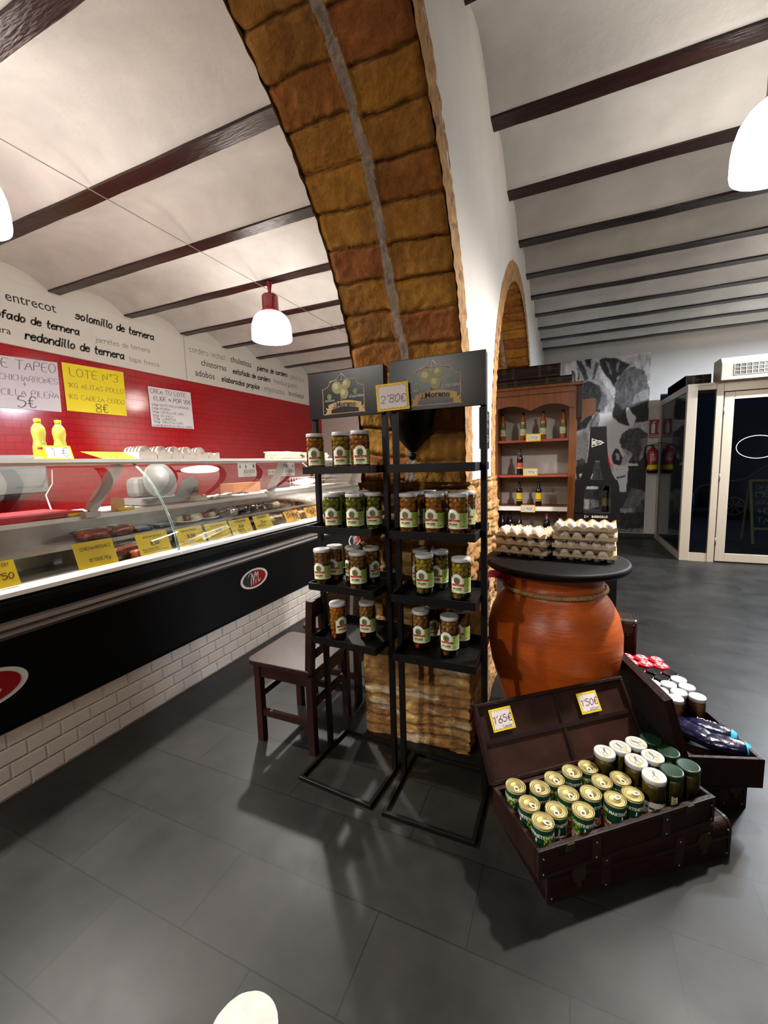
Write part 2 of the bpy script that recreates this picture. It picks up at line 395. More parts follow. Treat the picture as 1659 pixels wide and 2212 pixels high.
# ceiling vaults between the beams
BL = [y - .055 for y in (-3.75, -2.9, -2.05, -1.2, -.36, .49, 1.34, 2.22, 3.07, 3.93, 4.78, 5.6, 6.42, 7.24, 8.05)]
BR = [y - .055 for y in (-3.6, -2.8, -2.02, -1.24, -.46, .48, 1.28, 2.05, 2.83, 3.57, 4.36, 5.12, 5.79, 6.49, 7.15, 7.82, 8.49)]
def vaults(mb, ys, x0, x1, yend):
    e = [YF - .02] + ys + [yend]
    for a, b in zip(e, e[1:]):
        full = a in ys and b in ys; n = 26
        def P(u, v, a=a, b=b, full=full):
            y = a + (b - a) * v
            L_ = b - a; e0 = .056 if a in ys else 0; e1 = .056 if b in ys else 0
            q = max(0, min(1, (v * L_ - e0) / (L_ - e0 - e1)))
            if full: t = q
            elif b in ys: t = .5 + q * .5
            else: t = q * .5
            z = ZC + .012 + .14 * (1 - (2 * t - 1) ** 2)
            x = x0 + (x1 - x0) * u
            return (x, y, z + .008 * nz(x * 1.3, y * 3, 1.7))
        mb.grid(16, n, P)
mb = MB(); vaults(mb, BL, XL - .02, XA + .05, 8.6); vaults(mb, BR, XB - .05, XR + .02, YB + .02)
mb.box(XL - .1, XR + .1, YF - .1, YB + .2, 3.8, 3.85)
struct('ceiling', mb, M_ceil, fixn=False)
def beam(y, x0, x1, side, k, n):
    mb = MB(); w = .058
    def P(u, v):
        x = x0 + (x1 - x0) * u; q = v * 3
        y_ = y + (-w if q < 1 else w if q > 2 else -w + 2 * w * (q - 1)); z_ = ZC + (.08 * (1 - q) if q < 1 else .08 * (q - 2) if q > 2 else 0)
        return (x, y_ + .006 * nz(x * 2.2, y, q), z_ + .006 * nz(x * 2.5, y * 3, q + 4))
    mb.grid(40, 6, P, smooth=False)
    mb.box(x0, x1, y - w * .9, y + w * .9, ZC + .03, ZC + .12)
    o = mb.build('ceiling_beam', M_beam, fixn=False)
    tag(o, f'dark wooden ceiling beam over the {side}, {ORD[k]} counted from the camera', 'beam', f'ceiling beams over the {side}')
for ys, x0, x1, side, first in ((BL, XL, XA, 'meat counter', 6), (BR, XB, XR, 'egg table side', 7)):
    for i, y in enumerate(ys):
        if i < first: continue
        beam(y, x0, x1, side, i - first, len(ys))
mb = MB()
for i in range(first):
    pass
for ys, x0, x1, first in ((BL, XL, XA, 6), (BR, XB, XR, 7)):
    for y in ys[:first]: mb.box(x0, x1, y - .058, y + .058, ZC, ZC + .12)
struct('trim_1', mb, M_beam)

# arcade wall: white plaster faces, brick lined arches, rough brick pillar
R0 = 1.535; ZS = 1.6; ZL = 1.43
ARC = [(-1.07, 2.0), (2.9, 5.97)]
def ringw(a): return .12 + .03 * nz(a * 5, 3.3)
def arch_z(y, y0, y1, r):
    c = (y0 + y1) / 2; q = r * r - (y - c) ** 2
    return ZS + math.sqrt(q) if q > 0 else ZS
mb = MB()
def face(x):
    ys = [YF]
    segs = []
    spans = [(YF, -1.07 - .13, None), (-1.07 - .13, 2.0 + .13, 0), (2.13, 2.9 - .13, None), (2.9 - .13, 5.97 + .13, 1), (6.10, YB, None)]
    for a, b, k in spans:
        n = 1 if k is None else 90
        for i in range(n):
            ya = a + (b - a) * i / n; yb = a + (b - a) * (i + 1) / n
            if k is None:
                lo = ZL if a == 2.13 else 0
                za = zb = lo
            else:
                y0, y1 = ARC[k]
                za = max(ZL, arch_z(ya, y0, y1, R0 + .14 + .02 * nz(ya * 9, 7))) if abs(ya - (y0 + y1) / 2) < R0 + .135 else ZL
                zb = max(ZL, arch_z(yb, y0, y1, R0 + .14 + .02 * nz(yb * 9, 7))) if abs(yb - (y0 + y1) / 2) < R0 + .135 else ZL
            mb.add([(x, ya, za), (x, yb, zb), (x, yb, 3.8), (x, ya, 3.8)], [(0, 1, 2, 3)])
face(XB + .004); face(XA - .004)
mb.box(XA, XB, 5.99, 6.0, 0, ZL); mb.box(XA, XB, YF, YF + .01, 0, 3.7)
mb.add([(XB + .004, 5.97, 0), (XB + .004, 6.1, 0), (XB + .004, 6.1, ZL), (XB + .004, 5.97, ZL)], [(0, 1, 2, 3)])
mb.add([(XB + .004, -1.2, 0), (XB + .004, -1.07, 0), (XB + .004, -1.07, ZL), (XB + .004, -1.2, ZL)], [(0, 1, 2, 3)])
struct('wall_arcade', mb, M_plaster, fixn=False)
BK = [C('#b37d24'), C('#ba8428'), C('#a87322'), C('#be8a2d'), C('#a66823'), C('#a8652a'), C('#b68027')]
def lining(name, y0, y1, res):
    mb = MB(); c = (y0 + y1) / 2; Ltot = 2 * (ZS - ZL) + math.pi * R0; CH = .136
    def base(s):
        h = ZS - ZL
        if s < h: return y1, ZL + s, (-1, 0)
        if s > Ltot - h: return y0, ZL + Ltot - s, (1, 0)
        a = (s - h) / R0; return c + R0 * math.cos(a), ZS + R0 * math.sin(a), (-math.cos(a), -math.sin(a))
    def seam(s): return .5 + .045 * nz(s * 1.6, y0 + 2) + .018 * nz(s * 7, 5)
    def props(u, v):
        s = v * Ltot; sm = seam(s); side = 0 if u < sm else 1
        ss = s + .016 * nz(u * 3, s * 2.2, 2) + .006 * nz(u * 14, s * 9, 4) + (.022 if side else 0) + (u - .5) * .02; k = int(ss // CH); fr = ss / CH - k
        dm = min(fr, 1 - fr) * CH; du = abs(u - sm) * (XB - XA)
        return s, k, side, dm, du
    def P(u, v):
        s, k, side, dm, du = props(u, v); y, z, n = base(s); x = XA + (XB - XA) * u
        d = .007 * nz(x * 9, s * 9, k) + .004 * nz(x * 30, s * 30) + (.004 * ((k * 7 + side * 3) % 5 - 2) / 2)
        jw = .011 + .006 * nz(x * 11, s * 4, 6)
        if dm < jw: d -= .013 * (1 - dm / jw) ** .7
        if du < .03: d += .002 - d * .7
        eu = min(u, 1 - u) * (XB - XA)
        if eu < .02: d -= .5 * (.02 - eu) * (1 + nz(s * 20, u))
        return (x, y + n[0] * d, z + n[1] * d)
    def colf(u, v):
        s, k, side, dm, du = props(u, v)
        if du < .02 + .012 * nz(s * 9, 1.1): return mixc(C('#b8ab9b'), C('#988b7d'), .5 + .5 * nz(s * 12, u * 9))
        b = BK[(k * 5 + side * 3 + int(y0 * 2)) % len(BK)]
        b = mixc(b, C('#7a4a1c'), max(0, min(.8, .15 + .8 * nz(u * 3, s * 5, 8))))
        b = mixc(b, C('#b8863a'), max(0, min(.6, .8 * nz(u * 7, s * 11, 12))))
        jw = .007 + .006 * nz(u * 6, s * 4, 6)
        if dm < jw: return mixc(b, C('#4a2a12'), .75 - .5 * dm / max(jw, .001))
        return b
    mb.grid(int(92 * res), int(760 * res), P, colf=colf)
    for xs, sg in ((XB + .002, 1), (XA - .002, -1)):       # brick edge of the arch ring, left bare of plaster
        def Q(u, v, xs=xs, sg=sg):
            s = v * Ltot; y, z, n = base(s); w = u * (.155 + .012 * nz(s * 8, 2.2))
            return (xs + sg * (.006 * nz(s * 25, u * 4) + .004), y - n[0] * w, z - n[1] * w)
        def qc(u, v):
            s = v * Ltot; t = .5 + .5 * nz(s * 30, u * 3); c0 = mixc(C('#b98a4a'), C('#7c5426'), max(0, min(1, t)))
            return mixc(c0, C('#5a3819'), .7) if nz(s * 22, u * 1.6 + s * 4, 4) + .35 * nz(s * 70, u * 9, 2) > .36 else c0
        mb.grid(14, int(760 * res), Q, colf=qc)
    return struct(name, mb, M_brick, fixn=False)
lining('arch_1', -1.07, 2.0, 1.0); lining('arch_2', 2.9, 5.97, .7)
def pillar():
    mb = MB(); x0, x1, y0, y1 = XA - .03, XB + .02, 2.0, 2.9; L1 = x1 - x0; L2 = y1 - y0; per = 2 * (L1 + L2); CH = .058
    def base(s):
        s %= per
        if s < L1: return x0 + s, y0, (0, -1)
        s -= L1
        if s < L2: return x1, y0 + s, (1, 0)
        s -= L2
        if s < L1: return x1 - s, y1, (0, 1)
        return x0, y1 - (s - L1), (-1, 0)
    def rows(s, z):
        zz = z + .03 * nz(s * 2.3, z * 3) + .016 * nz(s * 8, z * 6) + .006 * nz(s * 25, z * 20); k = int(zz // CH); fr = zz / CH - k; return k, min(fr, 1 - fr) * CH
    def P(u, v):
        s = u * per; z = v * ZL; x, y, n = base(s); k, dm = rows(s, z)
        wear = max(0, min(1, .55 + 1.3 * nz(s * 3.1, z * 3.7, 11)))
        d = .022 * nz(s * 3, z * 4, 2) + .012 * nz(s * 11, k * 1.7) + .012 * nz(s * 14, z * 22) + .006 * nz(s * 40, z * 45) - .004
        if dm < .012: d -= .018 * wear * (1 - dm / .012) ** .8
        if z < .5: d *= .75
        return (x + n[0] * d, y + n[1] * d, z)
    def colf(u, v):
        s = u * per; z = v * ZL; k, dm = rows(s, z)
        b = mixc(C('#a5793c'), C('#7d5127'), max(0, min(1, .45 + .9 * nz(s * 4, z * 9)))); b = mixc(b, C('#bd9a5e'), max(0, min(1, 1.3 * nz(s * 9, z * 14, 5))))
        w = nz(s * 5, z * 16, 9) + .4 * nz(s * 17, z * 40, 3)
        if w > .22 and z < .85: b = mixc(b, C('#c9bb9c'), min(.6, (w - .22) * 2.5))
        wear = max(0, min(1, .55 + 1.3 * nz(s * 3.1, z * 3.7, 11)))
        if dm < .009: b = mixc(b, C('#53341b'), .65 * wear)
        return b
    mb.grid(460, 260, P, colf=colf)
    mb.add([(x0, y0, ZL), (x1, y0, ZL), (x1, y1, ZL), (x0, y1, ZL)], [(0, 1, 2, 3)], 0, False, C('#8a6232'))
    struct('wall_pillar', mb, M_brick, fixn=False)
pillar()

# ---------------------------------------------------------------- pendants (with their own light)
M_redmetal = mat('red_enamel', '#8a1018', .25)
M_shade = mat('opal_glass_shade', '#f4efe6', .3, emit='#fff5ea', estr=SHADE)
M_bulb = mat('bulb', '#ffffff', .4, emit='#fff2e0', estr=12)
def pendant(x, y, zb, label, k=1.0):
    t = thing('pendant_lamp', label, 'lamp', (x, y, zb), 0, 'pendant lamps with opal shades')
    R = .212; S = lambda r, z: (r, z * .76)
    prof = [(R * .99, 0), (R * 1.005, .03), (R * 1.0, .12), (R * .965, .2), (R * .89, .27), (R * .76, .325), (R * .6, .36), (.09, .378), (.088, .368), (R * .58, .35), (R * .74, .315), (R * .87, .26), (R * .945, .19), (R * .98, .11), (R * .985, .03), (R * .97, 0), (R * .99, 0)]
    MB().lathe([S(a, b) for a, b in prof], 40).build('lamp_shade', M_shade, t, world=False)
    MB().lathe([(.1, .27), (.104, .285), (.1, .305), (.088, .31), (.086, .455), (.074, .468), (.025, .474), (.025, .49), (0, .492)], 24).build('lamp_holder', M_redmetal, t, world=False)
    zt = ZC - zb
    if zt > .56: MB().tube([(0, 0, .48), (0, 0, zt - .02)], .005, 6).build('cord', M_redmetal, t, world=False)
    MB().lathe([(0, .488), (.01, .488), (.016, .5), (.032, max(.52, zt))], 12).build('hook', M_redmetal, t, world=False)
    MB().ball((0, 0, .15), .045).build('bulb', M_bulb, t, world=False)
    l = bpy.data.lights.new('lamp_light', 'SPOT'); l.energy = BULB * 4 * k; l.color = (1, .955, .9); l.shadow_soft_size = .06; l.spot_size = math.radians(176); l.spot_blend = 1.0
    o = bpy.data.objects.new('lamp_light', l); COL.objects.link(o); o.parent = t; o.location = (0, 0, .03)
    return t
pendant(-2.975, 3.87, 2.9, 'white bell pendant lamp with red holder above the meat counter, in full view', 1.5)
pendant(-2.99, 1.3, 2.88, 'white pendant lamp at the left edge of the photo, only its right rim showing', 1.7)
pendant(.93, 2.775, 2.9, 'white pendant lamp at the right edge of the photo above the trunks', 1.9)
pendant(-1.9, -2.8, 2.93, 'white pendant lamp behind the camera over the shop floor', 2.3)
pendant(1.3, -1.24, 2.93, 'white pendant lamp behind the camera in the room with the egg table', .3)
pendant(-3.0, -1.2, 2.93, 'white pendant lamp behind the camera over the meat counter', .9)
pendant(-1.75, 6.42, 2.93, 'white pendant lamp hidden behind the pillar at the far end of the meat room', 1.4)  # unseen lamp, added to brighten the far end wall
pendant(2.6, 5.12, 2.93, 'white pendant lamp out of sight to the right over the entrance floor', 1.7)  # added out of view, lights the back of the right-hand room
# unseen cool tube lamp, added for bluish light near the entrance
t = thing('added_tube_light', 'cool white tube light under the ceiling beside the entrance', 'lamp', (3.3, 6.6, 3.42))
MB().box(-.6, .6, -.05, .05, 0, .05).build('housing', M_white, t, world=False, bevel=.004)
MB().tube([(-.57, 0, -.02), (.57, 0, -.02)], .016, 10).build('tube', mat('added_tube_glow', '#eef4ff', .4, emit='#cfe0ff', estr=26), t, world=False)
l = bpy.data.lights.new('added_tube_fill', 'AREA'); l.shape = 'RECTANGLE'; l.size = 1.1; l.size_y = .06; l.energy = 330; l.color = (.74, .86, 1)
o = bpy.data.objects.new('added_tube_fill', l); COL.objects.link(o); o.parent = t; o.location = (0, 0, -.05)

# thin cable strung under the left beams
p0 = Vector((-3.075, -1.0, ZC - .012)); mb = MB(); mb.tube([(-3.077, -1, ZC - .015), (-3.077, 2.2, ZC - .02), (-3.077, 8.3, ZC - .015)], .0035, 6)
tag(mb.build('ceiling_cable', M_cable), 'thin grey cable strung along under the beams above the meat counter', 'cable')

# ---------------------------------------------------------------- left wall: lettered boards, posters
XS = XL + .012
def board(y0, y1, lab):
    o = thing('lettered_wall_board', lab, 'sign', (XL, (y0 + y1) / 2, 2.845), 0, 'white lettered boards above the red tiles')
    MB().box(XL + .002, XL + .012, y0 + .004, y1 - .004, 2.846, 3.475).build('board', mat('sign_board_white', '#cfcdc8', .5), o)
    return o
TW = frameT((XS, 0, 0), (0, 1, 0), (0, 0, 1), (1, 0, 0))     # u = y, v = z on the left wall
def wallword(mb, body, a, b, kind, mi):
    A = atx(a[0], a[1], XS); B = atx(b[0], b[1], XS); w = B.y - A.y
    T = frameT((XS, A.y, A.z), (0, w, B.z - A.z), (0, -(B.z - A.z), w), (1, 0, 0))
    if kind == 'sans': lettering(mb, body, T, 0, 0, width=w, bold=.004, sy=1.02, mi=mi)
    elif kind == 'bold': hand(mb, body, T, 0, 0, width=w, thick=.21, shear=.22, gap=1.5, jit=.04, mi=mi)
    else: hand(mb, body, T, 0, 0, width=w, thick=.085, shear=.05, gap=1.5, jit=.1, mi=mi)
b1 = board(.2, 4.70, 'long white wall board lettered with beef cuts, entrecot at its top left')
b2 = board(4.72, 8.2, 'white wall board lettered with lamb cuts and chistorras, right of the beef board')
W1 = [('entrecot', (12, 648), (122, 676), 'sans', 0), ('estofado de ternera', (-52, 672), (171, 724), 'bold', 0), ('solomillo de ternera', (163, 688), (332, 735), 'bold', 0), ('filete de ternera', (-160, 680), (24, 723), 'sans', 0),
      ('redondillo de ternera', (55, 732), (268, 776), 'bold', 0), ('jarretes de ternera', (206, 738), (324, 762), 'thin', 1), ('tapa fresca', (280, 780), (344, 793), 'thin', 1)]
W2 = [('cordero lechal', (409, 759), (486, 778), 'thin', 1), ('chuletitas', (498, 781), (543, 794), 'sans', 0), ('pierna de cordero', (556, 799), (620, 814), 'bold', 0), ('pinchitos', (628, 818), (657, 826), 'thin', 1),
      ('chistorras', (435, 789), (489, 802), 'sans', 0), ('estofado de cordero', (503, 806), (583, 825), 'bold', 0), ('hamburguesa', (593, 828), (641, 839), 'thin', 1), ('adobos', (422, 811), (464, 820), 'sans', 0),
      ('elaborados propios', (479, 823), (560, 841), 'bold', 0), ('empanados', (571, 843), (614, 853), 'thin', 1), ('brochetas', (624, 854), (656, 861), 'sans', 0)]
for bd, ws in ((b1, W1), (b2, W2)):
    for mi, mm, nm in ((0, M_ink, 'lettering'), (1, M_grey_ink, 'pale_lettering')):
        mb = MB()
        for w in ws:
            if w[4] == mi: wallword(mb, *w[:4], 0)
        mb.build(nm, mm, bd, fixn=False)

def poster(name, quad, m, lab, lines, ink):
    """quad: top left, top right, bottom right, bottom left in the photograph; lines: (text, u0, u1, v, thickness)"""
    X = XL + .006
    q = [atx(x, y, X) for x, y in quad]
    o = thing(name, lab, 'poster', tuple(q[3]), 0, 'hand-lettered posters on the red tiles')
    MB().add([p for p in q] + [p + Vector((.002, 0, 0)) for p in q], [(3, 2, 1, 0), (4, 5, 6, 7), (0, 1, 5, 4), (1, 2, 6, 5), (2, 3, 7, 6), (3, 0, 4, 7)]).build('sheet', m, o)
    def T(u, v, w=0):
        a = q[3].lerp(q[2], u); b = q[0].lerp(q[1], u); return a.lerp(b, v) + Vector((.0028, 0, 0))
    asp = (q[2] - q[3]).length / (q[0] - q[3]).length
    mb = MB()
    for s, u0, u1, v, th in lines: hand(mb, s, T, u0, v, width=u1 - u0, thick=th * 1.35, shear=.05, sy=asp)
    mb.build('handwriting', ink, o, fixn=False)
poster('wall_poster', [(-95, 755), (123, 783), (133, 890), (-95, 874)], mat('poster_lilac_white', '#cfc9d6', .6), 'white handwritten poster reading TAPEO and CHICHARRONES, leftmost on the red wall',
       [('LOTE TAPEO', .12, .97, .78, .07), ('200gr CHICHARRONES', .1, .98, .55, .07), ('+', .6, .64, .45, .1), ('MORCILLA PILEÑA', .2, .98, .26, .075), ('5€', .54, .72, .04, .09)], M_grey_ink)
poster('wall_poster', [(132, 782), (266, 804), (274, 899), (145, 887)], mat('poster_yellow', '#e6d308', .6), 'bright yellow handwritten poster reading LOTE 3 ALITAS POLLO',
       [('LOTE Nº3', .1, .88, .74, .07), ('1KG ALITAS POLLO', .06, .97, .5, .085), ('1KG CABEZA CERDO', .04, .97, .26, .085), ('8€', .46, .66, .03, .1)], mat('olive_ink', '#8a7416', .6))
poster('wall_poster', [(319, 834), (411, 848), (419, 927), (328, 921)], mat('poster_white', '#d8d5dc', .6), 'small white handwritten poster reading CREA TU LOTE, right of the yellow one',
       [('CREA TU LOTE', .04, .86, .84, .09), ('ELIGE 4 POR 20€', .1, .97, .67, .1), ('500gr FILETE POLLO EMPANADO', .04, .92, .53, .11), ('500gr PECHUGA', .04, .45, .44, .11), ('500gr COSTILLA DE LOMO', .04, .76, .35, .11),
        ('500gr SOLOMILLO', .04, .5, .26, .11), ('250gr LAGRIMITAS', .04, .56, .18, .11), ('500gr CHULETAS LOMO', .04, .72, .1, .11), ('4 HAMBURGUESAS POLLO CERDO', .02, .96, .01, .11)], M_ink)

# ---------------------------------------------------------------- meat counter
YC0, YC1 = -1.2, 6.2
SEAMS = [1.98, 3.98]
ct = thing('display_counter', 'long black refrigerated meat counter with curved glass front and white tiled base', 'counter', (-2.9, 2.5, 0))
def exy(mb, prof, y0, y1, mi=0, smooth=False, close=True):
    n = len(prof); vs = [(x, y0, z) for x, z in prof] + [(x, y1, z) for x, z in prof]
    fs = [(i, (i + 1) % n, n + (i + 1) % n, n + i) for i in range(n if close else n - 1)]
    mb.add(vs, fs, mi, smooth)
    if close: mb.add(vs, [tuple(range(n)), tuple(reversed(range(n, 2 * n)))], mi)
    return mb
mb = MB(); mb.box(-3.7, -2.40, YC0, YC1, 0, .325); mb.build('plinth', M_wtile, ct)
mb = MB(); mb.box(-2.401, -2.394, 4.05, 4.55, .1, .31); mb.build('plinth_hatch', M_offw, ct, bevel=.002)
mb = MB(); exy(mb, [(-2.46, .322), (-2.392, .322), (-2.385, .345), (-2.378, .76), (-2.378, .85), (-2.372, .9), (-2.374, .935), (-2.39, .952), (-2.46, .952)], YC0, YC1); mb.build('body_panel', M_blackp, ct)
mb = MB(); exy(mb, [(-2.379, .768), (-2.35, .772), (-2.34, .79), (-2.352, .806), (-2.34, .822), (-2.35, .84), (-2.379, .846)], YC0, YC1); mb.build('bumper_rail', M_alu, ct)
for a, b in zip([YC0] + SEAMS, SEAMS + [YC1]):
    mb = MB(); exy(mb, [(-2.385, .953), (-2.374, .957), (-2.378, .978), (-2.44, .992), (-2.44, .953)], a + .003, b - .003); mb.build('front_strip', M_white, ct, label='white sill strip')
GP = [(-2.392, .985), (-2.41, 1.06), (-2.435, 1.15), (-2.47, 1.235), (-2.515, 1.32), (-2.575, 1.41), (-2.65, 1.49), (-2.72, 1.548), (-2.765, 1.578)]
for a, b in zip([YC0] + SEAMS, SEAMS + [YC1]):
    mb = MB(); exy(mb, GP, a + .004, b - .004, smooth=True, close=False); mb.build('curved_glass', M_glass, ct, fixn=False)
    for y in ((b - .006, b + .006) if b < YC1 else ()):
        mb = MB(); n = len(GP)
        mb.tube([(x - .004, y, z) for x, z in GP], .004, 6); mb.build('glass_edge', mat('glass_edge', '#9fb0aa', .15, metal=.5), ct)
mb = MB(); exy(mb, [(-2.76, 1.578), (-2.745, 1.59), (-2.75, 1.612), (-3.22, 1.612), (-3.22, 1.578)], YC0, YC1); mb.build('top_shelf', M_white, ct)
for y in (1.83, 3.78, 5.75):
    mb = MB(); mb.bar((-3.06, y, 1.255), (-3.0, y + .2, 1.578), .05, .075, up=(1, 0, 0)); mb.box(-3.1, -3.02, y - .05, y + .05, 1.215, 1.255); mb.build('shelf_support', mat('support_white', '#bdb4ae', .4), ct)
mb = MB(); mb.box(-3.72, -3.06, YC0, YC1, 1.2, 1.225); mb.box(-3.075, -3.055, YC0, YC1, 1.14, 1.228); mb.build('worktop', M_white, ct, bevel=.003)
mb = MB(); mb.box(-3.7, -3.66, YC0, YC1, .325, 1.2); mb.box(-3.66, -2.46, YC0, YC1, .325, .9); mb.build('cabinet_body', M_alu, ct)
M_deck = mat('display_deck_steel', '#a5a098', .35, metal=.5, var=.2, vscale=6)
mb = MB(); exy(mb, [(-2.44, .955), (-2.44, .935), (-3.06, .9), (-3.06, .94), (-2.46, .962)], YC0, YC1)
mb.box(-3.06, -3.05, YC0, YC1, .9, 1.2); mb.build('display_deck', M_deck, ct)
mb = MB(); mb.box(-3.05, -2.76, YC0, YC1, 1.07, 1.08); mb.box(-2.765, -2.755, YC0, YC1, 1.065, 1.09)
for k in range(9): mb.box(-3.0, -2.8, YC0 + .3 + k * .83, YC0 + .315 + k * .83, .935, 1.07)
mb.build('display_step', M_deck, ct)
mb = MB()
for y in (YC0, YC1): exy(mb, [(-3.7, .33), (-2.4, .33), (-2.385, .95)] + GP + [(-3.06, 1.58), (-3.06, 1.2), (-3.7, 1.2)], y - .012, y + .012)
mb.build('end_panel', M_blackp, ct)
def emblem(y, z, a, b):
    """oval badge: white rim, black and red halves, script M"""
    X = -2.3765
    T = frameT((X, y, z), (0, 1, 0), (0, 0, 1), (1, 0, 0))
    o = MB().flat(ell(0, 0, a, b, 48), T).build('badge', M_offw, ct, label='oval badge with a white script M')
    MB().flat(ell(0, 0, a * .84, b * .82, 48), lambda u, v, w: T(u, v, .0008)).build('dark_field', M_ink, o)
    red = [(a * .84 * math.cos(t), b * .82 * math.sin(t)) for t in [-1.9 + 3.5 * i / 30 for i in range(31)]] + [(-.12 * a, -.1 * b)]
    MB().flat(red, lambda u, v, w: T(u, v, .0014)).build('red_field', mat('badge_red', '#8e1016', .35), o)
    mb = MB(); k = b
    for pts, w in (([(-.5, -.62), (-.42, .1), (-.3, .6), (-.2, .2), (-.22, -.6)], .1), ([(-.2, -.4), (-.02, .35), (.16, .68), (.2, .3), (.1, -.55)], .1), ([(.1, -.2), (.3, .4), (.46, .6), (.46, .2), (.42, -.3), (.55, -.5), (.72, -.2)], .09), ([(-.85, .3), (-.6, .62), (-.3, .6)], .06)):
        for _ in range(3):
            q = [pts[0]]
            for p0, p1 in zip(pts, pts[1:]): q += [(p0[0] * .75 + p1[0] * .25, p0[1] * .75 + p1[1] * .25), (p0[0] * .25 + p1[0] * .75, p0[1] * .25 + p1[1] * .75)]
            pts = q + [pts[-1]]
        P = [Vector((u * k * 1.15, v * k)) for u, v in pts]; L = []; Rr = []
        for i, p in enumerate(P):
            d = (P[min(i + 1, len(P) - 1)] - P[max(i - 1, 0)]).normalized(); nn = Vector((-d.y, d.x)) * w * k * .5; L.append(p + nn); Rr.append(p - nn)
        n = len(P); mb.add([T(q.x, q.y, .002) for q in L + Rr], [(i, n + i, n + i + 1, i + 1) for i in range(n - 1)])
    mb.build('letter', M_offw, o, fixn=False)
for px_, py_ in ((550, 1249), (767, 1165)):
    e = atx(px_, py_, -2.376); emblem(e.y, e.z, .165, .082)
emblem(.87, .565, .185, .09)

# yellow price cards behind the glass
def card(bl, br_, h, m, lab, lines, ink, X=-2.425, tilt=.05):
    A = atx(bl[0], bl[1], X); B = atx(br_[0], br_[1], X); z0 = .996
    y0, y1 = A.y, B.y
    o = thing('price_card', lab, 'price card', (X, (y0 + y1) / 2, z0), 0, 'price cards behind the counter glass')
    U = Vector((0, 1, 0)); V = Vector((-tilt, 0, h)).normalized(); T = frameT((X, y0, z0), U, V); w = y1 - y0
    MB().prism([(0, 0), (w, 0), (w, h), (0, h)], T, .0015).build('card', m, o)
    mb = MB()
    for s, u0, u1, v, th, kind in lines:
        T2 = lambda a, b, c=0: T(a, b, .0022)
        if kind == 'h': hand(mb, s, T2, u0 * w, v * h, width=(u1 - u0) * w, thick=th * 1.5, shear=.15)
        else: lettering(mb, s, T2, u0 * w, v * h, width=(u1 - u0) * w, bold=th)
    for u0, v0, u1, v1 in ((.1, .12, .9, .14),) if lines and lines[0][5] == 'p' else (): mb.flat([(u0 * w, v0 * h), (u1 * w, v0 * h), (u1 * w, v1 * h), (u0 * w, v1 * h)], lambda a, b, c=0: T(a, b, .0022))
    mb.build('writing', ink, o, fixn=False)
P8 = lambda s: [(s, .22, .8, .78, .02, 'p'), ('8,50', .38, .66, .4, .02, 'p'), ('ingredientes', .1, .6, .2, 0, 'p')]
card((-30, 1281), (46, 1260), .13, M_tagy, "yellow price card ending in 50 at the left edge of the counter", [('TBU TBN', .1, .8, .8, .08, 'h'), ("6'50", .25, .85, .3, .1, 'h')], M_red_ink)
card((172, 1233), (257, 1216), .15, M_tagy, 'yellow handwritten price card reading CHICHARRONES', [('CHICHARRONES', .14, .9, .68, .09, 'h'), ("15'00€/Kg", .28, .82, .22, .1, 'h')], M_ink)
card((305, 1199), (372, 1184), .14, M_tagy, 'printed yellow price card left of the glass joint, right of the CHICHARRONES card', P8('BURGUER DE POLLO'), M_ink)
card((388, 1179), (446, 1165), .13, M_tagy, 'printed yellow price card just right of the glass joint', P8('BURGUER TERNERA'), M_ink)
card((452, 1164), (500, 1151), .125, M_tagy, 'printed yellow price card under crinkled film, second right of the glass joint', P8('ALITAS DE POLLO'), M_ink)
card((504, 1153), (547, 1142), .12, M_tagy, 'printed yellow price card with a pale patch, third right of the glass joint', P8('CROQUETAS'), M_ink)
card((555, 1141), (590, 1132), .12, M_tagy, 'printed yellow price card, fourth right of the glass joint', P8('CHORIZO'), M_ink)
card((620, 1128), (650, 1121), .11, M_orange_card, 'orange handwritten price card, left one of the two farthest', [('QUESO', .1, .7, .72, .1, 'h'), ('CABRA', .15, .8, .42, .1, 'h'), ('11€', .5, .95, .12, .1, 'h')], M_ink)
card((664, 1118), (691, 1112), .11, M_orange_card, 'orange handwritten price card reading 9€, the farthest one', [('QUESO', .1, .8, .72, .1, 'h'), ('ROMERO', .1, .8, .42, .1, 'h'), ('9€', .35, .65, .1, .12, 'h')], M_ink)

# goods in the counter
def lump(name, lab, cat, c, r, m, group=None, rough=.25, seed=0, film=False, sq=1.0):
    mb = MB(); f = lambda d: (1 + rough * nz(d.x * 2.5 + seed, d.y * 2.5, d.z * 2.5 + seed * 1.7)) * (1 / max(abs(d.x), abs(d.y), abs(d.z), .7)) ** sq
    if film:
        o = thing(name, lab, cat, c, 0, group)
        mb.ball(c, r[0] * .9, r[1] * .9, r[2] * .9, 18, 10, fn=f); mb.build('contents', m, o)
        mb = MB(); g = lambda d: 1.06 * f(d) + .08 * nz(d.x * 7, d.y * 7, d.z * 7 + seed)
        mb.ball(c, r[0], r[1], r[2], 18, 10, fn=g); mb.build('film', M_pack, o); return o
    mb.ball(c, r[0], r[1], r[2], 18, 10, fn=f)
    return tag(mb.build(name, m), lab, cat, group)
M_orange = mat('orange_marinade', '#c4501c', .3, var=.4, vscale=40, bump=.5, bscale=60)
M_meat = mat('cured_meat', '#7c3326', .35, var=.5, vscale=30, bump=.4, bscale=50)
M_dark = mat('dark_sausage', '#2a1b18', .3, var=.5, vscale=30, bump=.4, bscale=50)
M_cheese = mat('cheese', '#d9a23c', .45, var=.12, vscale=20)
M_pale = mat('pale_cheese', '#d8c8a4', .5, var=.15, vscale=20)
M_foil = mat('printed_pack', '#55545c', .3, metal=.5, var=.8, vscale=45)
def gx(px_, py_, X): p = atx(px_, py_, X); return p
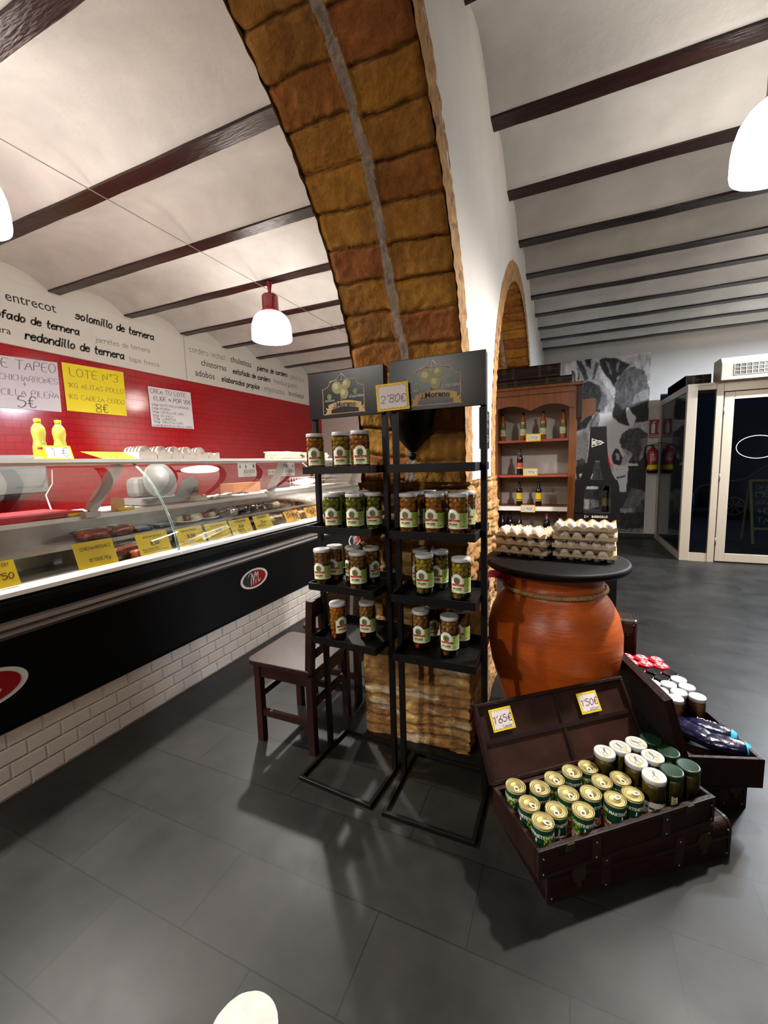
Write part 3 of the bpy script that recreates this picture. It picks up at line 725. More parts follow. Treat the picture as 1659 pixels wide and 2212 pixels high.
p = gx(200, 1140, -2.9); lump('meat_pack', 'orange marinated meat pack in clear film on the counter step, left one', 'food', (-2.9, p.y, 1.115), (.07, .09, .035), M_orange, 'marinated meat packs', .3, 1, True)
p = gx(253, 1130, -2.9); lump('meat_pack', 'orange marinated meat pack in clear film on the counter step, right one', 'food', (-2.9, p.y, 1.115), (.07, .085, .035), M_orange, 'marinated meat packs', .3, 2, True)
p = gx(265, 1182, -2.62); lump('meat_pack', 'reddish cured meat pack beside the CHICHARRONES card', 'food', (-2.64, p.y + .02, 1.0), (.06, .11, .05), M_meat, None, .35, 3, True)
p = gx(292, 1190, -2.55); lump('meat_pack', 'small orange meat pack just left of the printed BURGUER card', 'food', (-2.53, p.y + .02, .99), (.04, .05, .035), M_orange, None, .3, 4, True)
for i, (x_, y_) in enumerate(((298, 1115), (345, 1108))):
    p = gx(x_, y_, -2.93); o = MB().box(-3.0, -2.86, p.y - .07, p.y + .07, 1.082, 1.108).build('vacuum_pack', M_foil, bevel=.01); tag(o, f"flat dark vacuum pack by the glass joint, {('left', 'right')[i]} one", 'food', 'flat vacuum packs')
for i, (x_, y_) in enumerate(((402, 1105), (442, 1098))):
    p = gx(x_, y_, -2.9); c = (-2.9, p.y, 1.082)
    o = MB().lathe([(0, 0), (.08, .004), (.11, .02), (.115, .022), (.11, .028), (.075, .012), (0, .008)], 28, c).build('plate', M_white); tag(o, f"white plate of food on the counter step, {('left', 'right')[i]} one of two", 'plate', 'plates in the counter')
    for j in range(3): lump('cheese_piece', f"pale cheese piece on the {('left', 'right')[i]} plate in the counter, {('left', 'middle', 'right')[j]} one", 'food', (-2.9 + .02 * (j - 1), p.y - .06 + .055 * j, 1.118 + .006 * (j % 2)), (.03, .035, .026), (M_pale, M_meat, M_pale)[j], None, .4, 10 + i * 3 + j)
k = 0
for x_, y_, m in ((470, 1090, M_meat), (492, 1090, M_pale), (514, 1085, M_dark), (532, 1082, M_dark), (548, 1078, M_dark), (563, 1078, M_dark), (585, 1072, M_pale), (604, 1070, M_meat), (622, 1070, M_dark), (640, 1066, M_foil), (655, 1065, M_pale), (672, 1062, M_foil)):
    p = gx(x_, y_, -2.9); lump('charcuterie_piece', f'wrapped charcuterie piece on the counter step beyond the plates, {ORD[k]} from the left', 'food', (-2.9, p.y, 1.118), (.07, .075, .045), m, 'charcuterie beyond the plates', .3, 20 + k, True); k += 1
k = 0
for x_, y_, m in ((424, 1150, M_dark), (470, 1140, M_foil), (596, 1118, M_pale), (655, 1102, M_pale), (540, 1130, M_dark)):
    p = gx(x_, y_ , -2.62); lump('wrapped_cut', f"wrapped cut lying behind the price cards, {('fourth', 'fifth', 'second', 'first', 'third')[k]} from the far end", 'food', (-2.64, p.y, 1.0), (.07, .09, .05), m, 'cuts behind the price cards', .3, 40 + k, True); k += 1
# on the worktop behind
mb = MB(); p = atx(165, 1095, -3.2); mb.box(-3.6, -3.12, .3, p.y, 1.226, 1.262); tag(mb.build('cutting_board', M_redplas, bevel=.004), 'thick red plastic cutting board on the counter worktop', 'cutting board')
p = gx(258, 1090, -3.13)
mb = MB(); mb.prism([(-.04, 0), (.04, 0), (.045, .09), (-.03, .105)], frameT((-3.18, p.y, 1.226), (0, 1, 0), (0, 0, 1), (1, 0, 0)), .05); tag(mb.build('cheese_wedge', M_cheese, bevel=.004), 'yellow cheese wedge standing on the counter worktop', 'food')
for i, (x_, y_, L) in enumerate(((270, 1094, .1), (165, 1090, .1))):
    p = gx(x_, y_, -3.1); o = thing('kitchen_knife', f"knife with yellow handle {('below the cheese wedge', 'beside the red cutting board')[i]}", 'knife', (-3.1, p.y, 1.227))
    MB().tube([(-3.1, p.y - .06, 1.24), (-3.1, p.y + .07, 1.24)], .013, 8).build('handle', M_yellow, o); MB().box(-3.112, -3.088, p.y - .24, p.y - .06, 1.238, 1.2405).build('blade', M_steel, o)
# slicer
p = gx(345, 1085, -3.42); M_slice = mat('slicer_grey', '#8b8a88', .5, metal=.35); sl = thing('meat_slicer', 'grey steel meat slicer with a round blade on the counter worktop', 'slicer', (-3.42, p.y, 1.226)); y0 = p.y
MB().box(-3.62, -3.2, y0 - .28, y0 + .26, 1.232, 1.29).build('base', M_slice, sl, bevel=.02)
mb = MB(); mb.lathe([(0, -.014), (.15, -.014), (.165, -.008), (.165, .006), (.155, .01), (.06, .012), (.05, .02), (0, .022)], 36, (-3.36, y0 - .02, 1.43), M=Matrix.Rotation(math.radians(80), 4, 'Y')); mb.build('blade_guard', M_slice, sl)
MB().box(-3.6, -3.42, y0 - .2, y0 + .12, 1.285, 1.47).build('motor_housing', M_slice, sl, bevel=.05)
MB().prism([(-.12, 0), (.1, 0), (.16, .13), (.1, .18), (-.02, .14)], frameT((-3.26, y0 + .14, 1.28), (0, 1, 0), (0, 0, 1), (1, 0, 0)), .02).build('carriage', M_slice, sl, bevel=.004)
mb = MB(); mb.tube([(-3.24, y0 + .2, 1.3), (-3.2, y0 + .21, 1.33)], .01, 8); mb.ball((-3.19, y0 + .215, 1.335), .03); mb.build('knob', M_blackp, sl)
p = gx(430, 1066, -3.15); lump('cheese_piece', 'pale cheese piece on the worktop edge right of the slicer', 'food', (-3.16, p.y, 1.25), (.05, .075, .03), M_pale, None, .4, 61)
p = gx(470, 1050, -3.3); o = thing('wrapping_paper', 'crumpled white wrapping paper on the worktop right of the slicer', 'paper', (-3.3, p.y, 1.226)); mb = MB()
mb.grid(16, 16, lambda u, v: (-3.45 + .3 * u, p.y - .2 + .5 * v, 1.232 + .05 * abs(nz(u * 4, v * 5)) + .06 * max(0, .5 - abs(v - .7)) * u)); mb.build('sheet', M_paper, o)
a = atx(490, 1054, -3.6); b = atx(548, 1034, -3.6)
mb = MB(); mb.box(-3.7, -3.5, a.y, b.y, 1.226, 1.226 + .12); tag(mb.build('cardboard_box', mat('cardboard', '#a0643c', .8), bevel=.004), 'brown cardboard box on the worktop under the tool posters', 'box')
# steel appliance on the wall and cord
a = atx(-40, 982, -4.9); b = atx(108, 1064, -4.9)
st = thing('steel_wall_unit', 'stainless steel unit on the red wall behind the left end of the counter', 'appliance', (-5.05, b.y - .4, b.z))
MB().box(XL + .003, -4.9, .4, b.y, b.z, a.z).build('housing', M_steel, st, bevel=.012)
MB().box(-4.9, -4.896, b.y - .28, b.y - .05, b.z + .06, b.z + .075).build('nameplate', M_alu, st)
mb = MB(); pts = [atx(x, y, X) for x, y, X in ((112, 1015, -4.88), (113, 1045, -4.8), (99, 1070, -4.4), (110, 1086, -3.6), (150, 1092, -3.45), (190, 1094, -3.4))]
pts[3].z = pts[4].z = pts[5].z = 1.232
mb.tube(pts, .006, 6); tag(mb.build('power_cord', M_offw), 'white power cord hanging from the steel wall unit to the worktop', 'cord')
def chart(q, lab):
    P = [atx(x, y, XL + .006) for x, y in q]; T = frameT(P[3], (0, 1, 0), (0, 0, 1), (1, 0, 0)); w = P[2].y - P[3].y; h = P[0].z - P[3].z
    o = thing('tool_chart', lab, 'poster', tuple(P[3]), 0, 'white knife charts on the red wall')
    MB().prism([(0, 0), (w, 0), (w, h), (0, h)], T, .002).build('sheet', M_paper, o); mb = MB(); T2 = lambda a, b, c=0: T(a, b, .003)
    for i in range(7): mb.flat([(w * (.3 + .09 * i), h * .25), (w * (.34 + .09 * i), h * .22), (w * (.37 + .09 * i), h * .55), (w * (.33 + .09 * i), h * .5)], T2)
    for u in (.12, .42, .85): mb.flat(ell(u * w, h * .72, w * .045, h * .1, 10), T2); mb.flat([(u * w - .006, h * .75), (u * w + .006, h * .75), (u * w + .004, h * .95), (u * w - .004, h * .95)], T2)
    mb.flat([(w * .3, h * .1), (w * .75, h * .1), (w * .75, h * .13), (w * .3, h * .13)], T2)
    mb.build('drawing', M_ink, o, fixn=False)
chart([(515, 1000), (554, 1000), (554, 1029), (515, 1031)], 'white knife chart above the cardboard box, left one'); chart([(608, 1000), (637, 1000), (637, 1028), (608, 1029)], 'white knife chart beside the counter support, right one')
a = atx(578, 1014, XL); b = atx(596, 1025, XL); T = frameT((XL + .003, a.y, b.z), (0, 1, 0), (0, 0, 1), (1, 0, 0)); o = thing('wall_socket', 'white wall socket strip between the two knife charts', 'socket', (XL, a.y, b.z))
MB().prism([(0, 0), (b.y - a.y, 0), (b.y - a.y, a.z - b.z), (0, a.z - b.z)], T, .01).build('faceplate', M_offw, o, bevel=.002); mb = MB()
for i in range(3): mb.flat(ell((b.y - a.y) * (i + .5) / 3, (a.z - b.z) / 2, .022, .022, 12), lambda u, v, c=0: T(u, v, .0115))
mb.build('holes', M_grey_ink, o, fixn=False)
# wire basket far along the counter
bs = aty(735, 1098, 4.9); o = thing('wire_basket', 'white wire basket on the far counter worktop behind the olive racks', 'basket', (-3.4, 5.2, 1.226)); mb = MB()
for z_ in (1.24, 1.3, 1.36):
    mb.tube([(-3.6, 4.9, z_), (-3.15, 4.9, z_), (-3.15, 5.6, z_), (-3.6, 5.6, z_)], .004, 5, closed=True)
for i in range(12):
    y_ = 4.9 + .7 * i / 11; mb.tube([(-3.6, y_, 1.36), (-3.6, y_, 1.235), (-3.15, y_, 1.235), (-3.15, y_, 1.36)], .003, 5)
mb.build('wires', M_white, o)

# goods on the counter's top shelf
def oil(px_, lab):
    p = atx(px_, 990, -2.98); o = thing('oil_bottle', lab, 'bottle', (-2.98, p.y, 1.612), 0, 'sunflower oil bottles on the counter')
    MB().lathe([(0, .004), (.034, .0), (.036, .012), (.036, .075), (.034, .1), (.03, .118), (.033, .14), (.037, .165), (.034, .195), (.02, .218), (.014, .226), (.014, .232), (0, .232)], 22).build('body', mat('yellow_oil', '#b8b04a', .12, spec=.6, coat=.6), o, world=False)
    MB().lathe([(.0365, .02), (.0367, .085)], 22).build('label', M_yellow, o, world=False, label='yellow label')
    MB().lathe([(.017, .228), (.018, .23), (.018, .25), (0, .252)], 16).build('cap', mat('yellow_cap', '#e6b80c', .35), o, world=False)
    mb = MB(); mb.add([(.0375 * math.cos(a), .0375 * math.sin(a), .062 + dz) for dz in (0, .014) for a in [-.9 + i * .09 for i in range(9)]], [(i, i + 1, 10 + i, 9 + i) for i in range(8)]); mb.build('logo', M_red_ink, o, world=False, fixn=False)
oil(90, 'sunflower oil bottle with yellow cap on the counter top, left one'); oil(134, 'sunflower oil bottle with yellow cap on the counter top, right one')
def zig(T, w, h, nz_, d, border):
    """zigzag yellow border sheet: inner polygon"""
    P = []
    nx = max(4, int(w / nz_)); ny = max(4, int(h / nz_))
    for i in range(nx): P.append((border + (w - 2 * border) * i / nx, border + (d if i % 2 else 0)))
    for i in range(ny): P.append((w - border - (d if i % 2 else 0), border + (h - 2 * border) * i / ny))
    for i in range(nx): P.append((w - border - (w - 2 * border) * i / nx, h - border - (d if i % 2 else 0)))
    for i in range(ny): P.append((border + (d if i % 2 else 0), h - border - (h - 2 * border) * i / ny))
    return P
def zigtag(lab, T, w, h, lines, ink, group=None, origin=None, cell=.012, bd=.006, hollow=None):
    o = thing('price_tag', lab, 'price tag', tuple(origin if origin else T(0, 0, 0)), 0, group)
    MB().prism([(0, 0), (w, 0), (w, h), (0, h)], T, .0012).build('card', M_yellow, o)
    P = zig(T, w, h, cell, cell * .55, bd)
    MB().flat(P, lambda a, b, c=0: T(a, b, .0017)).build('white_field', M_paper, o, fixn=False)
    mb = MB(); n = len(P); Q = [(w / 2 + (x - w / 2) * .975, h / 2 + (y - h / 2) * .97) for x, y in P]; ring(mb, P, Q, lambda a, b, c=0: T(a, b, .0021)); mb.build('red_outline', mat('tag_red', '#b0501c', .6), o, fixn=False)
    for mm in {l[5] for l in lines}:
        mb = MB()
        for s, u0, u1, v, th, mk in lines:
            if mk == mm: hand(mb, s, lambda a, b, c=0: T(a, b, .0026), u0 * w, v * h, width=(u1 - u0) * w, thick=th, shear=.18)
        mb.build('handwriting', ink if mm == 0 else M_grey_ink, o, fixn=False)
    return o
a = atx(100, 988, -2.9); b = atx(160, 988, -2.9)
zigtag('white price tag with zigzag yellow edge reading 1€ before the oil bottles', frameT((-2.9, a.y, 1.613), (0, 1, 0), (-.35, 0, 1)), b.y - a.y, .09, [('1 €', .22, .82, .22, .08, 0)], M_grey_ink)
a = atx(222, 988, -2.82); b = atx(296, 988, -2.82)
o = thing('price_card', 'bright yellow card reading PATES lying in front of the pâté boxes', 'price card', (-2.85, a.y, 1.613)); T = frameT((-2.82, a.y, 1.614), (0, 1, 0), (-1, 0, .62)); w = b.y - a.y
MB().prism([(0, 0), (w, 0), (w - .05, .09), (-.09, .09)], T, .0015).build('card', M_yellow, o)
mb = MB(); hand(mb, 'PATES', lambda u, v, c=0: T(u, v, .0022), w * .05, .05, width=w * .55, thick=.09); mb.build('title', mat('green_ink', '#5a6a12', .6), o, fixn=False)
mb = MB(); hand(mb, "2'95€", lambda u, v, c=0: T(u, v, .0022), w * .22, .01, width=w * .5, thick=.1); mb.build('price', M_red_ink, o, fixn=False)
# pâté tins on edge in little boxes
M_tinlid = mat('printed_tin_lid', '#c9c1b8', .4, metal=.2, var=.45, vscale=30, col2='#8a6d5f')
BX = [(300, 339), (341, 369), (371, 394), (396, 424), (425, 450), (452, 474)]
for i, (xa, xb) in enumerate(BX):
    X = -2.86; A = atx(xa, 987, X); B = atx(xb, 987, X); w = B.y - A.y
    o = thing('carton_tray', f'small grey carton of pâté tins on the counter top, {ORD[i]} from the left', 'box', (X, A.y, 1.612), 0, 'pâté cartons on the counter top')
    T = frameT((X, A.y, 1.6125), (0, 1, 0), (0, 0, 1), (1, 0, 0))
    front = [(0, 0), (w, 0), (w, .055), (w * .75, .055), (w * .5, .032), (w * .25, .055), (0, .055)] if i > 2 else [(0, 0), (w, 0), (w, .055), (0, .055)]
    MB().prism(front, T, .003).build('front', mat('grey_carton', '#9a9088', .7), o)
    mb = MB(); mb.box(X - .26, X, A.y, A.y + .003, 1.6125, 1.665); mb.box(X - .26, X, B.y - .003, B.y, 1.6125, 1.665); mb.box(X - .26, X, A.y, B.y, 1.6125, 1.615); mb.box(X - .26, X - .257, A.y, B.y, 1.6125, 1.665); mb.build('sides', M_offw, o)
    nt = (5, 3, 2, 3, 2, 0)[i]
    for j in range(nt):
        mb = MB(); r = .047; M = Matrix.Rotation(math.radians(78), 4, 'Y'); c = (X - .035 - .038 * j, (A.y + B.y) / 2, 1.616 + r)
        mb.lathe([(0, .013), (r * .9, .013), (r, .016), (r, -.012), (0, -.012)], 26, c, M=M)
        tag(mb.build('pate_tin', M_tinlid), f"round pâté tin standing on edge in the {ORD[i]} carton, {ORD[j]} from its front", 'tin', 'pâté tins on the counter top')
p = atx(590, 985, -2.95); b = atx(700, 985, -2.95)
lump('bread_bag', 'cream paper-wrapped loaf lying on the counter top near the olive racks, left one', 'bread', (-2.97, p.y + .22, 1.652), (.09, .25, .04), M_pale, None, .3, 71); lump('bread_bag', 'cream paper-wrapped loaf on the counter top near the olive racks, right one', 'bread', (-2.97, p.y + .78, 1.65), (.09, .28, .038), M_pale, None, .3, 75)

# ---------------------------------------------------------------- olive racks
M_board = mat('black_sign_board', '#040404', .27, spec=.5)
def rack(loc, rz, lab):
    t = thing('display_rack', lab, 'rack', loc, rz, 'black metal olive racks')
    w, b = .195, .017
    mb = MB()
    for s in (-1, 1): mb.box(s * w - b / 2, s * w + b / 2, -.205, .205, 0, .02)
    for s in (-1, 1): mb.box(-w - b / 2, w + b / 2, s * .205 - b / 2, s * .205 + b / 2, 0, .0205)
    mb.build('base_frame', M_black, t, world=False, bevel=.002)
    for s in (-1, 1): MB().box(s * w - .0125, s * w + .0125, .035, .06, .018, 1.96).build('post', M_black, t, world=False, bevel=.002)
    for z in ZT:
        mb = MB(); x = w - .0135; mb.box(-x, x, -.085, .235, z - .002, z)
        for s in (-1, 1): mb.box(s * x - .002, s * x + .002, -.085, .235, z - .004, z + .03)
        for y in (-.085, .235): mb.box(-x, x, y - .002, y + .002, z - .004, z + .03)
        mb.build('tray', M_black, t, world=False)
    o = MB().box(-w - .0125, w + .0125, .02, .033, 1.75, 1.965).build('sign_board', M_board, t, world=False, bevel=.002)
    T = lambda u, v, c=0: Vector((-.2 + .4 * u, .0195 - c, 1.75 + .215 * v))
    fr = [(.19, .08), (.77, .08), (.77, .64)] + [(.77 - .11 * math.sin(a), .80 - .16 * math.cos(a)) for a in [i * .26 for i in range(1, 6)]] + [(.66, .8), (.3, .8)] + [(.19 + .11 * math.cos(a), .80 - .16 * math.sin(a)) for a in [i * .26 for i in range(1, 6)]] + [(.19, .64)]
    fi = [(.48 + (u - .48) * .965, .44 + (v - .44) * .955) for u, v in fr]
    mb = MB(); ring(mb, fr, fi, T, w=.0004); mb.build('gold_frame_line', mat('copper_print', '#a88463', .45), o, world=False, fixn=False)
    mb = MB()
    top = [(.27 + .46 * i / 12, .285 + .07 * math.sin(math.pi * i / 12)) for i in range(13)]; bot = [(u, v - .13) for u, v in reversed(top)]
    mb.flat(bot[::-1] + top[::-1], lambda u, v, c=0: T(u, v, .0012))
    for s in (-1, 1):
        c = .5; e = [(c + s * (.23), .2), (c + s * .27, .24), (c + s * .25, .16), (c + s * .28, .07), (c + s * .19, .1), (c + s * .19, .2)]
        mb.flat(e, lambda u, v, c=0: T(u, v, .0008))
    mb.build('ribbon', M_gold, o, world=False, fixn=False)
    mb = MB(); TB = lambda u, v, c=0: T(u / .4, v / .215 + .045 * math.sin(math.pi * (u / .4 - .27) / .46), .0018); hand(mb, 'J.', TB, .134, .215 * .185, size=.0185, thick=.2, jit=0); lettering(mb, 'Moreno', TB, .154, .215 * .185, width=.108, bold=.03); mb.build('lettering', M_ink, o, world=False, fixn=False)
    mb = MB()
    for s, u in (('Aceituna', .29), ('Encurtidos', .66)): hand(mb, s, lambda a, b, c=0: T(a / .4, b / .215, .001), u * .4, .215 * (.36 if u < .5 else .40), width=.055 if u < .5 else .075, thick=.12, shear=.35, align='CENTER', jit=.03)
    for s in (-1, 1): mb.tube([T(.47, .93, .001), T(.47 + s * .06, .82, .001), T(.47 + s * .17, .76, .001)], .0012, 4)
    mb.tube([T(.47, .93, .001), T(.47, .72, .001)], .0012, 4)
    mb.build('script', M_offw, o, world=False, fixn=False)
    for i, (u, v, ru, rv, a) in enumerate(((.4, .64, .075, .14, .35), (.53, .69, .065, .11, -.5), (.5, .5, .06, .12, .1))):
        mb = MB(); P = [(x * math.cos(a) - y * .5 * math.sin(a), y * math.cos(a) + x * 2 * math.sin(a) * .5) for x, y in ell(0, 0, ru, rv, 24)]
        mb.flat([(u + p, v + q) for p, q in P], lambda a_, b_, c=0, i=i: T(a_, b_, .0006 + .0002 * i), 0)
        mb.flat([(u + p * .5 - .015, v + q * .5 + .03) for p, q in P], lambda a_, b_, c=0, i=i: T(a_, b_, .0007 + .0002 * i), 1)
        mb.build('olive_picture', [mat('olive_print', '#8d8a52', .4), mat('olive_print_light', '#b5b07c', .4)], o, world=False, fixn=False)
    mb = MB(); mb.flat([(.47, .5), (.44, .4), (.46, .32), (.49, .42)], lambda u, v, c=0: T(u, v, .0005)); mb.build('leaf_picture', mat('leaf_print', '#4d5230', .4), o, world=False, fixn=False)
    for u, v in ((.29, .46), (.65, .52)):
        mb = MB(); mb.flat(ell(u, v, .03, .056, 20), lambda a_, b_, c=0: T(a_, b_, .0006), 0); ring(mb, ell(u, v, .022, .041, 20), ell(u, v, .012, .022, 20), T, 1, .001)
        mb.build('round_mark', [mat('mark_green', '#7fa865', .4), mat('mark_dark', '#2c4a26', .4)], o, world=False, fixn=False)
    return t
ZT = [1.493, 1.213, .933, .663]
rR = rack((-.508, 1.705, 0), 0, 'black metal rack of olive jars standing in front of the brick pillar')
rL = rack((-.955, 1.73, 0), math.radians(-4.5), 'black metal rack of olive jars standing beside the dark chair')
def facing(P): return math.atan2(EYE.y - P[1], EYE.x - P[0])

# ---------------------------------------------------------------- olive jars
LABC = {'bg': C('#dbe0a2'), 'gr': C('#93b83e'), 'gr2': C('#5f8030'), 'wh': C('#f2f2ea'), 'red': C('#b8232b'), 'ink': C('#30341f'), 'ol': C('#55602a')}
def labcol(u, v):
    e = ((u - .3) / .25) ** 2 + ((v - .66) / .33) ** 2
    if e < 1:
        if .36 < v < .47: return LABC['red']
        q = ((u - .3) / .14) ** 2 + ((v - .64) / .19) ** 2
        if q < 1: return mixc(LABC['ol'], C('#2c3316') if nz(u * 30, v * 30) < 0 else C('#9aa050'), .6)
        return LABC['wh']
    if .05 < u < .62 and .36 < v < .46: return LABC['red']
    if v < .04 or u < .02 or u > .97: return LABC['wh']
    if u > .6:
        if .45 < v < .7 and int(v * 30) % 2 and u < .95 and nz(u * 40, v * 40) > -.2: return LABC['gr2']
        if .1 < v < .4 and int(v * 30) % 2 and nz(u * 50, v * 40, 3) > 0: return LABC['gr2']
        return mixc(LABC['bg'], LABC['gr'], min(1, .35 + v * .9))
    if .12 < u < .5 and (.22 < v < .26 or .14 < v < .18) and nz(u * 60, v * 9) > -.35: return LABC['ink']
    return mixc(LABC['bg'], C('#e6e8b8'), .6 - .5 * u)
def curved_label(r, z0, z1, span, nu, nv, colf, topf=None):
    mb = MB()
    for j in range(nv):
        for i in range(nu):
            u, v = (i + .5) / nu, (j + .5) / nv
            if topf and v > topf(u): continue
            def p(a, b): th = -span / 2 + span * a; return (r * math.cos(th), r * math.sin(th), z0 + (z1 - z0) * b)
            mb.add([p(i / nu, j / nv), p((i + 1) / nu, j / nv), p((i + 1) / nu, (j + 1) / nv), p(i / nu, (j + 1) / nv)], [(0, 1, 2, 3)], 0, True, colf(u, v))
    return mb
def wrap(r, z0, span0=0.0): return lambda u, v, w=0: Vector(((r + w) * math.cos(span0 + u / r), (r + w) * math.sin(span0 + u / r), z0 + v))
JARH = .183
def olive_proto(name, c1, c2, brine, low=None):
    t = thing('olive_jar', 'olive jar', 'jar', (0, 0, 0), 0, 'jars of olives on the racks'); r = .0425
    MB().lathe([(0, .0), (r * .9, .001), (r, .01), (r, .15), (r * .96, .16), (r * .86, .168), (r * .86, .176)], 28).build('glass_body', M_jar, t, world=False, fixn=False)
    mo = mat('olives_' + name, c1, .25, var=.5, vscale=40, col2=c2); mb_ = mat('brine_' + name, brine, .3, var=.4, vscale=25)
    mats = [mo, mb_]
    if low: mats.append(mat('peppers_' + name, low, .3, var=.3, vscale=30))
    mb = MB(); q = random.Random(len(name)); mb.lathe([(0, .004), (.032, .004), (.032, .163), (0, .163)], 18, mi=1)
    for k in range(8):
        n = 8
        for i in range(n):
            a = 2 * math.pi * (i + .5 * (k % 2) + q.uniform(-.2, .2)) / n
            mb.ball((.0295 * math.cos(a), .0295 * math.sin(a), .0135 + .0198 * k + q.uniform(-.003, .003)), .0118, nu=10, nv=7, mi=2 if (low and k < 2) else 0)
    o = mb.build('olives', mats, t, world=False); o['kind'] = 'stuff'
    MB().lathe([(r * .9, .166), (r * .965, .168), (r * .975, .171), (r * .975, .18), (r * .93, .183), (r * .8, .1825), (0, .1822)], 28).build('lid', M_lidw, t, world=False)
    lb = curved_label(r + .0004, .036, .118, 2.45, 44, 34, labcol, lambda u: .80 if u > .56 else max(.80, .66 + .335 * math.sqrt(max(0, 1 - ((u - .3) / .26) ** 2)))).build('label', M_print, t, world=False, fixn=False)
    mb = MB(); lettering(mb, 'J. Moreno', wrap(r + .0006, .0665), -.027, 0, width=.028, bold=.02, w=.0002); mb.build('lettering', M_offw, lb, world=False, fixn=False)
    return t
JP = {}
def put_jar(kind, P, lab, turn=0.0, group='jars of olives on the racks'):
    rz = facing(P) + turn
    if kind not in JP:
        JP[kind] = olive_proto(kind, *{'amber': ('#cf9a34', '#a8701e', '#9a5412', None), 'green': ('#a8bc3a', '#7c8c26', '#56601a', None), 'golden': ('#c9bc48', '#a0952e', '#766a1c', None), 'brown': ('#b58a50', '#8a6030', '#6e4218', None), 'orange': ('#c99a34', '#b0761e', '#cf6416', '#f0842a'), 'pepper': ('#b58a40', '#906628', '#744218', '#cf4a20')}[kind])
        o = JP[kind]; o.location = P; o.rotation_euler = (0, 0, rz); o['label'] = lab; return o
    return dup(JP[kind], P, rz, lab, group)
def jrow(rack_, px_, py_, shelf, y): p = aty(px_, py_, y); return (p.x, p.y, ZT[shelf])
zx = lambda X, Y: (630 + .27125 * X, 1020 + .27125 * Y)
JARS = [  # kind, pixel of the lid, depth, shelf, rack side, where on the shelf, turn
 ('amber', (680, 944), 1.70, 0, 'left', 'alone at the left', .3), ('golden', (736, 944), 1.70, 0, 'left', 'in the middle', .3), ('amber', (777, 937), 1.685, 0, 'left', 'at the right', .45),
 ('green', zx(318, 163), 1.70, 1, 'left', 'front row left', .3), ('green', zx(360, 145), 1.80, 1, 'left', 'back row left', .2), ('green', zx(495, 165), 1.70, 1, 'left', 'front row middle', .15), ('green', zx(552, 137), 1.86, 1, 'left', 'back row middle', .2), ('green', zx(643, 150), 1.76, 1, 'left', 'at the right', .4),
 ('brown', zx(237, 595), 1.745, 2, 'left', 'at the front left', .0), ('brown', zx(340, 572), 1.84, 2, 'left', 'at the back left', .1), ('brown', zx(488, 580), 1.84, 2, 'left', 'at the back middle', -.4), ('brown', zx(520, 617), 1.73, 2, 'left', 'at the front right', .15), ('brown', zx(630, 575), 1.85, 2, 'left', 'turned away at the right', 1.0),
 ('orange', zx(362, 1020), 1.75, 3, 'left', 'with orange contents at the left', .95), ('pepper', zx(598, 1015), 1.81, 3, 'left', 'at the right', .1),
 ('amber', zx(900, 172), 1.725, 1, 'right', 'front row left', .1), ('amber', zx(1135, 172), 1.725, 1, 'right', 'front row middle', .05), ('amber', zx(1325, 175), 1.725, 1, 'right', 'front row right', -.1), ('amber', zx(978, 152), 1.82, 1, 'right', 'second row left', .3), ('amber', zx(1170, 150), 1.82, 1, 'right', 'second row middle', .3), ('amber', zx(1080, 133), 1.905, 1, 'right', 'alone in the last row', .3), ('amber', zx(1385, 143), 1.85, 1, 'right', 'second row right', .6),
 ('golden', zx(960, 612), 1.87, 2, 'right', 'at the back left', .1), ('golden', zx(1055, 655), 1.77, 2, 'right', 'at the front left', .15), ('golden', zx(1175, 628), 1.86, 2, 'right', 'at the back right', .05), ('golden', zx(1347, 685), 1.745, 2, 'right', 'at the front right', .05),
 ('brown', zx(1120, 1050), 1.88, 3, 'right', 'at the back left', .6), ('pepper', zx(1028, 1095), 1.785, 3, 'right', 'with peppers at the front left', .15), ('brown', zx(1345, 1078), 1.87, 3, 'right', 'at the back right', .1), ('brown', zx(1256, 1140), 1.757, 3, 'right', 'at the front right', .1)]
SHN = ['top', 'second', 'third', 'bottom']
for kd, pp, y, sh, side, where, turn in JARS:
    p = aty(pp[0], pp[1], y)
    lo, hi = ((-.64, -.375) if side == 'right' else (-1.09, -.82))
    px_ = min(max(p.x, lo), hi) if side == 'right' else p.x
    put_jar(kd, (px_, y, ZT[sh] + .0005), f'olive jar {where}, on the {SHN[sh]} tray of the {side} rack', turn)
# price tag hung between the two sign boards
A = aty(812, 840, 1.71); B = aty(882, 884, 1.71); D = aty(816, 890, 1.71); E_ = aty(877, 830, 1.71)
T = frameT(D, aty(882, 883, 1.71) - D, A - D)
zigtag("white price tag with yellow zigzag edge reading 2'80€ between the rack signs", T, .15, .115, [("2'80€", .12, .88, .3, .075, 0)], M_red_ink, 'handwritten price tags with yellow zigzag edges', cell=.0105, bd=.006)

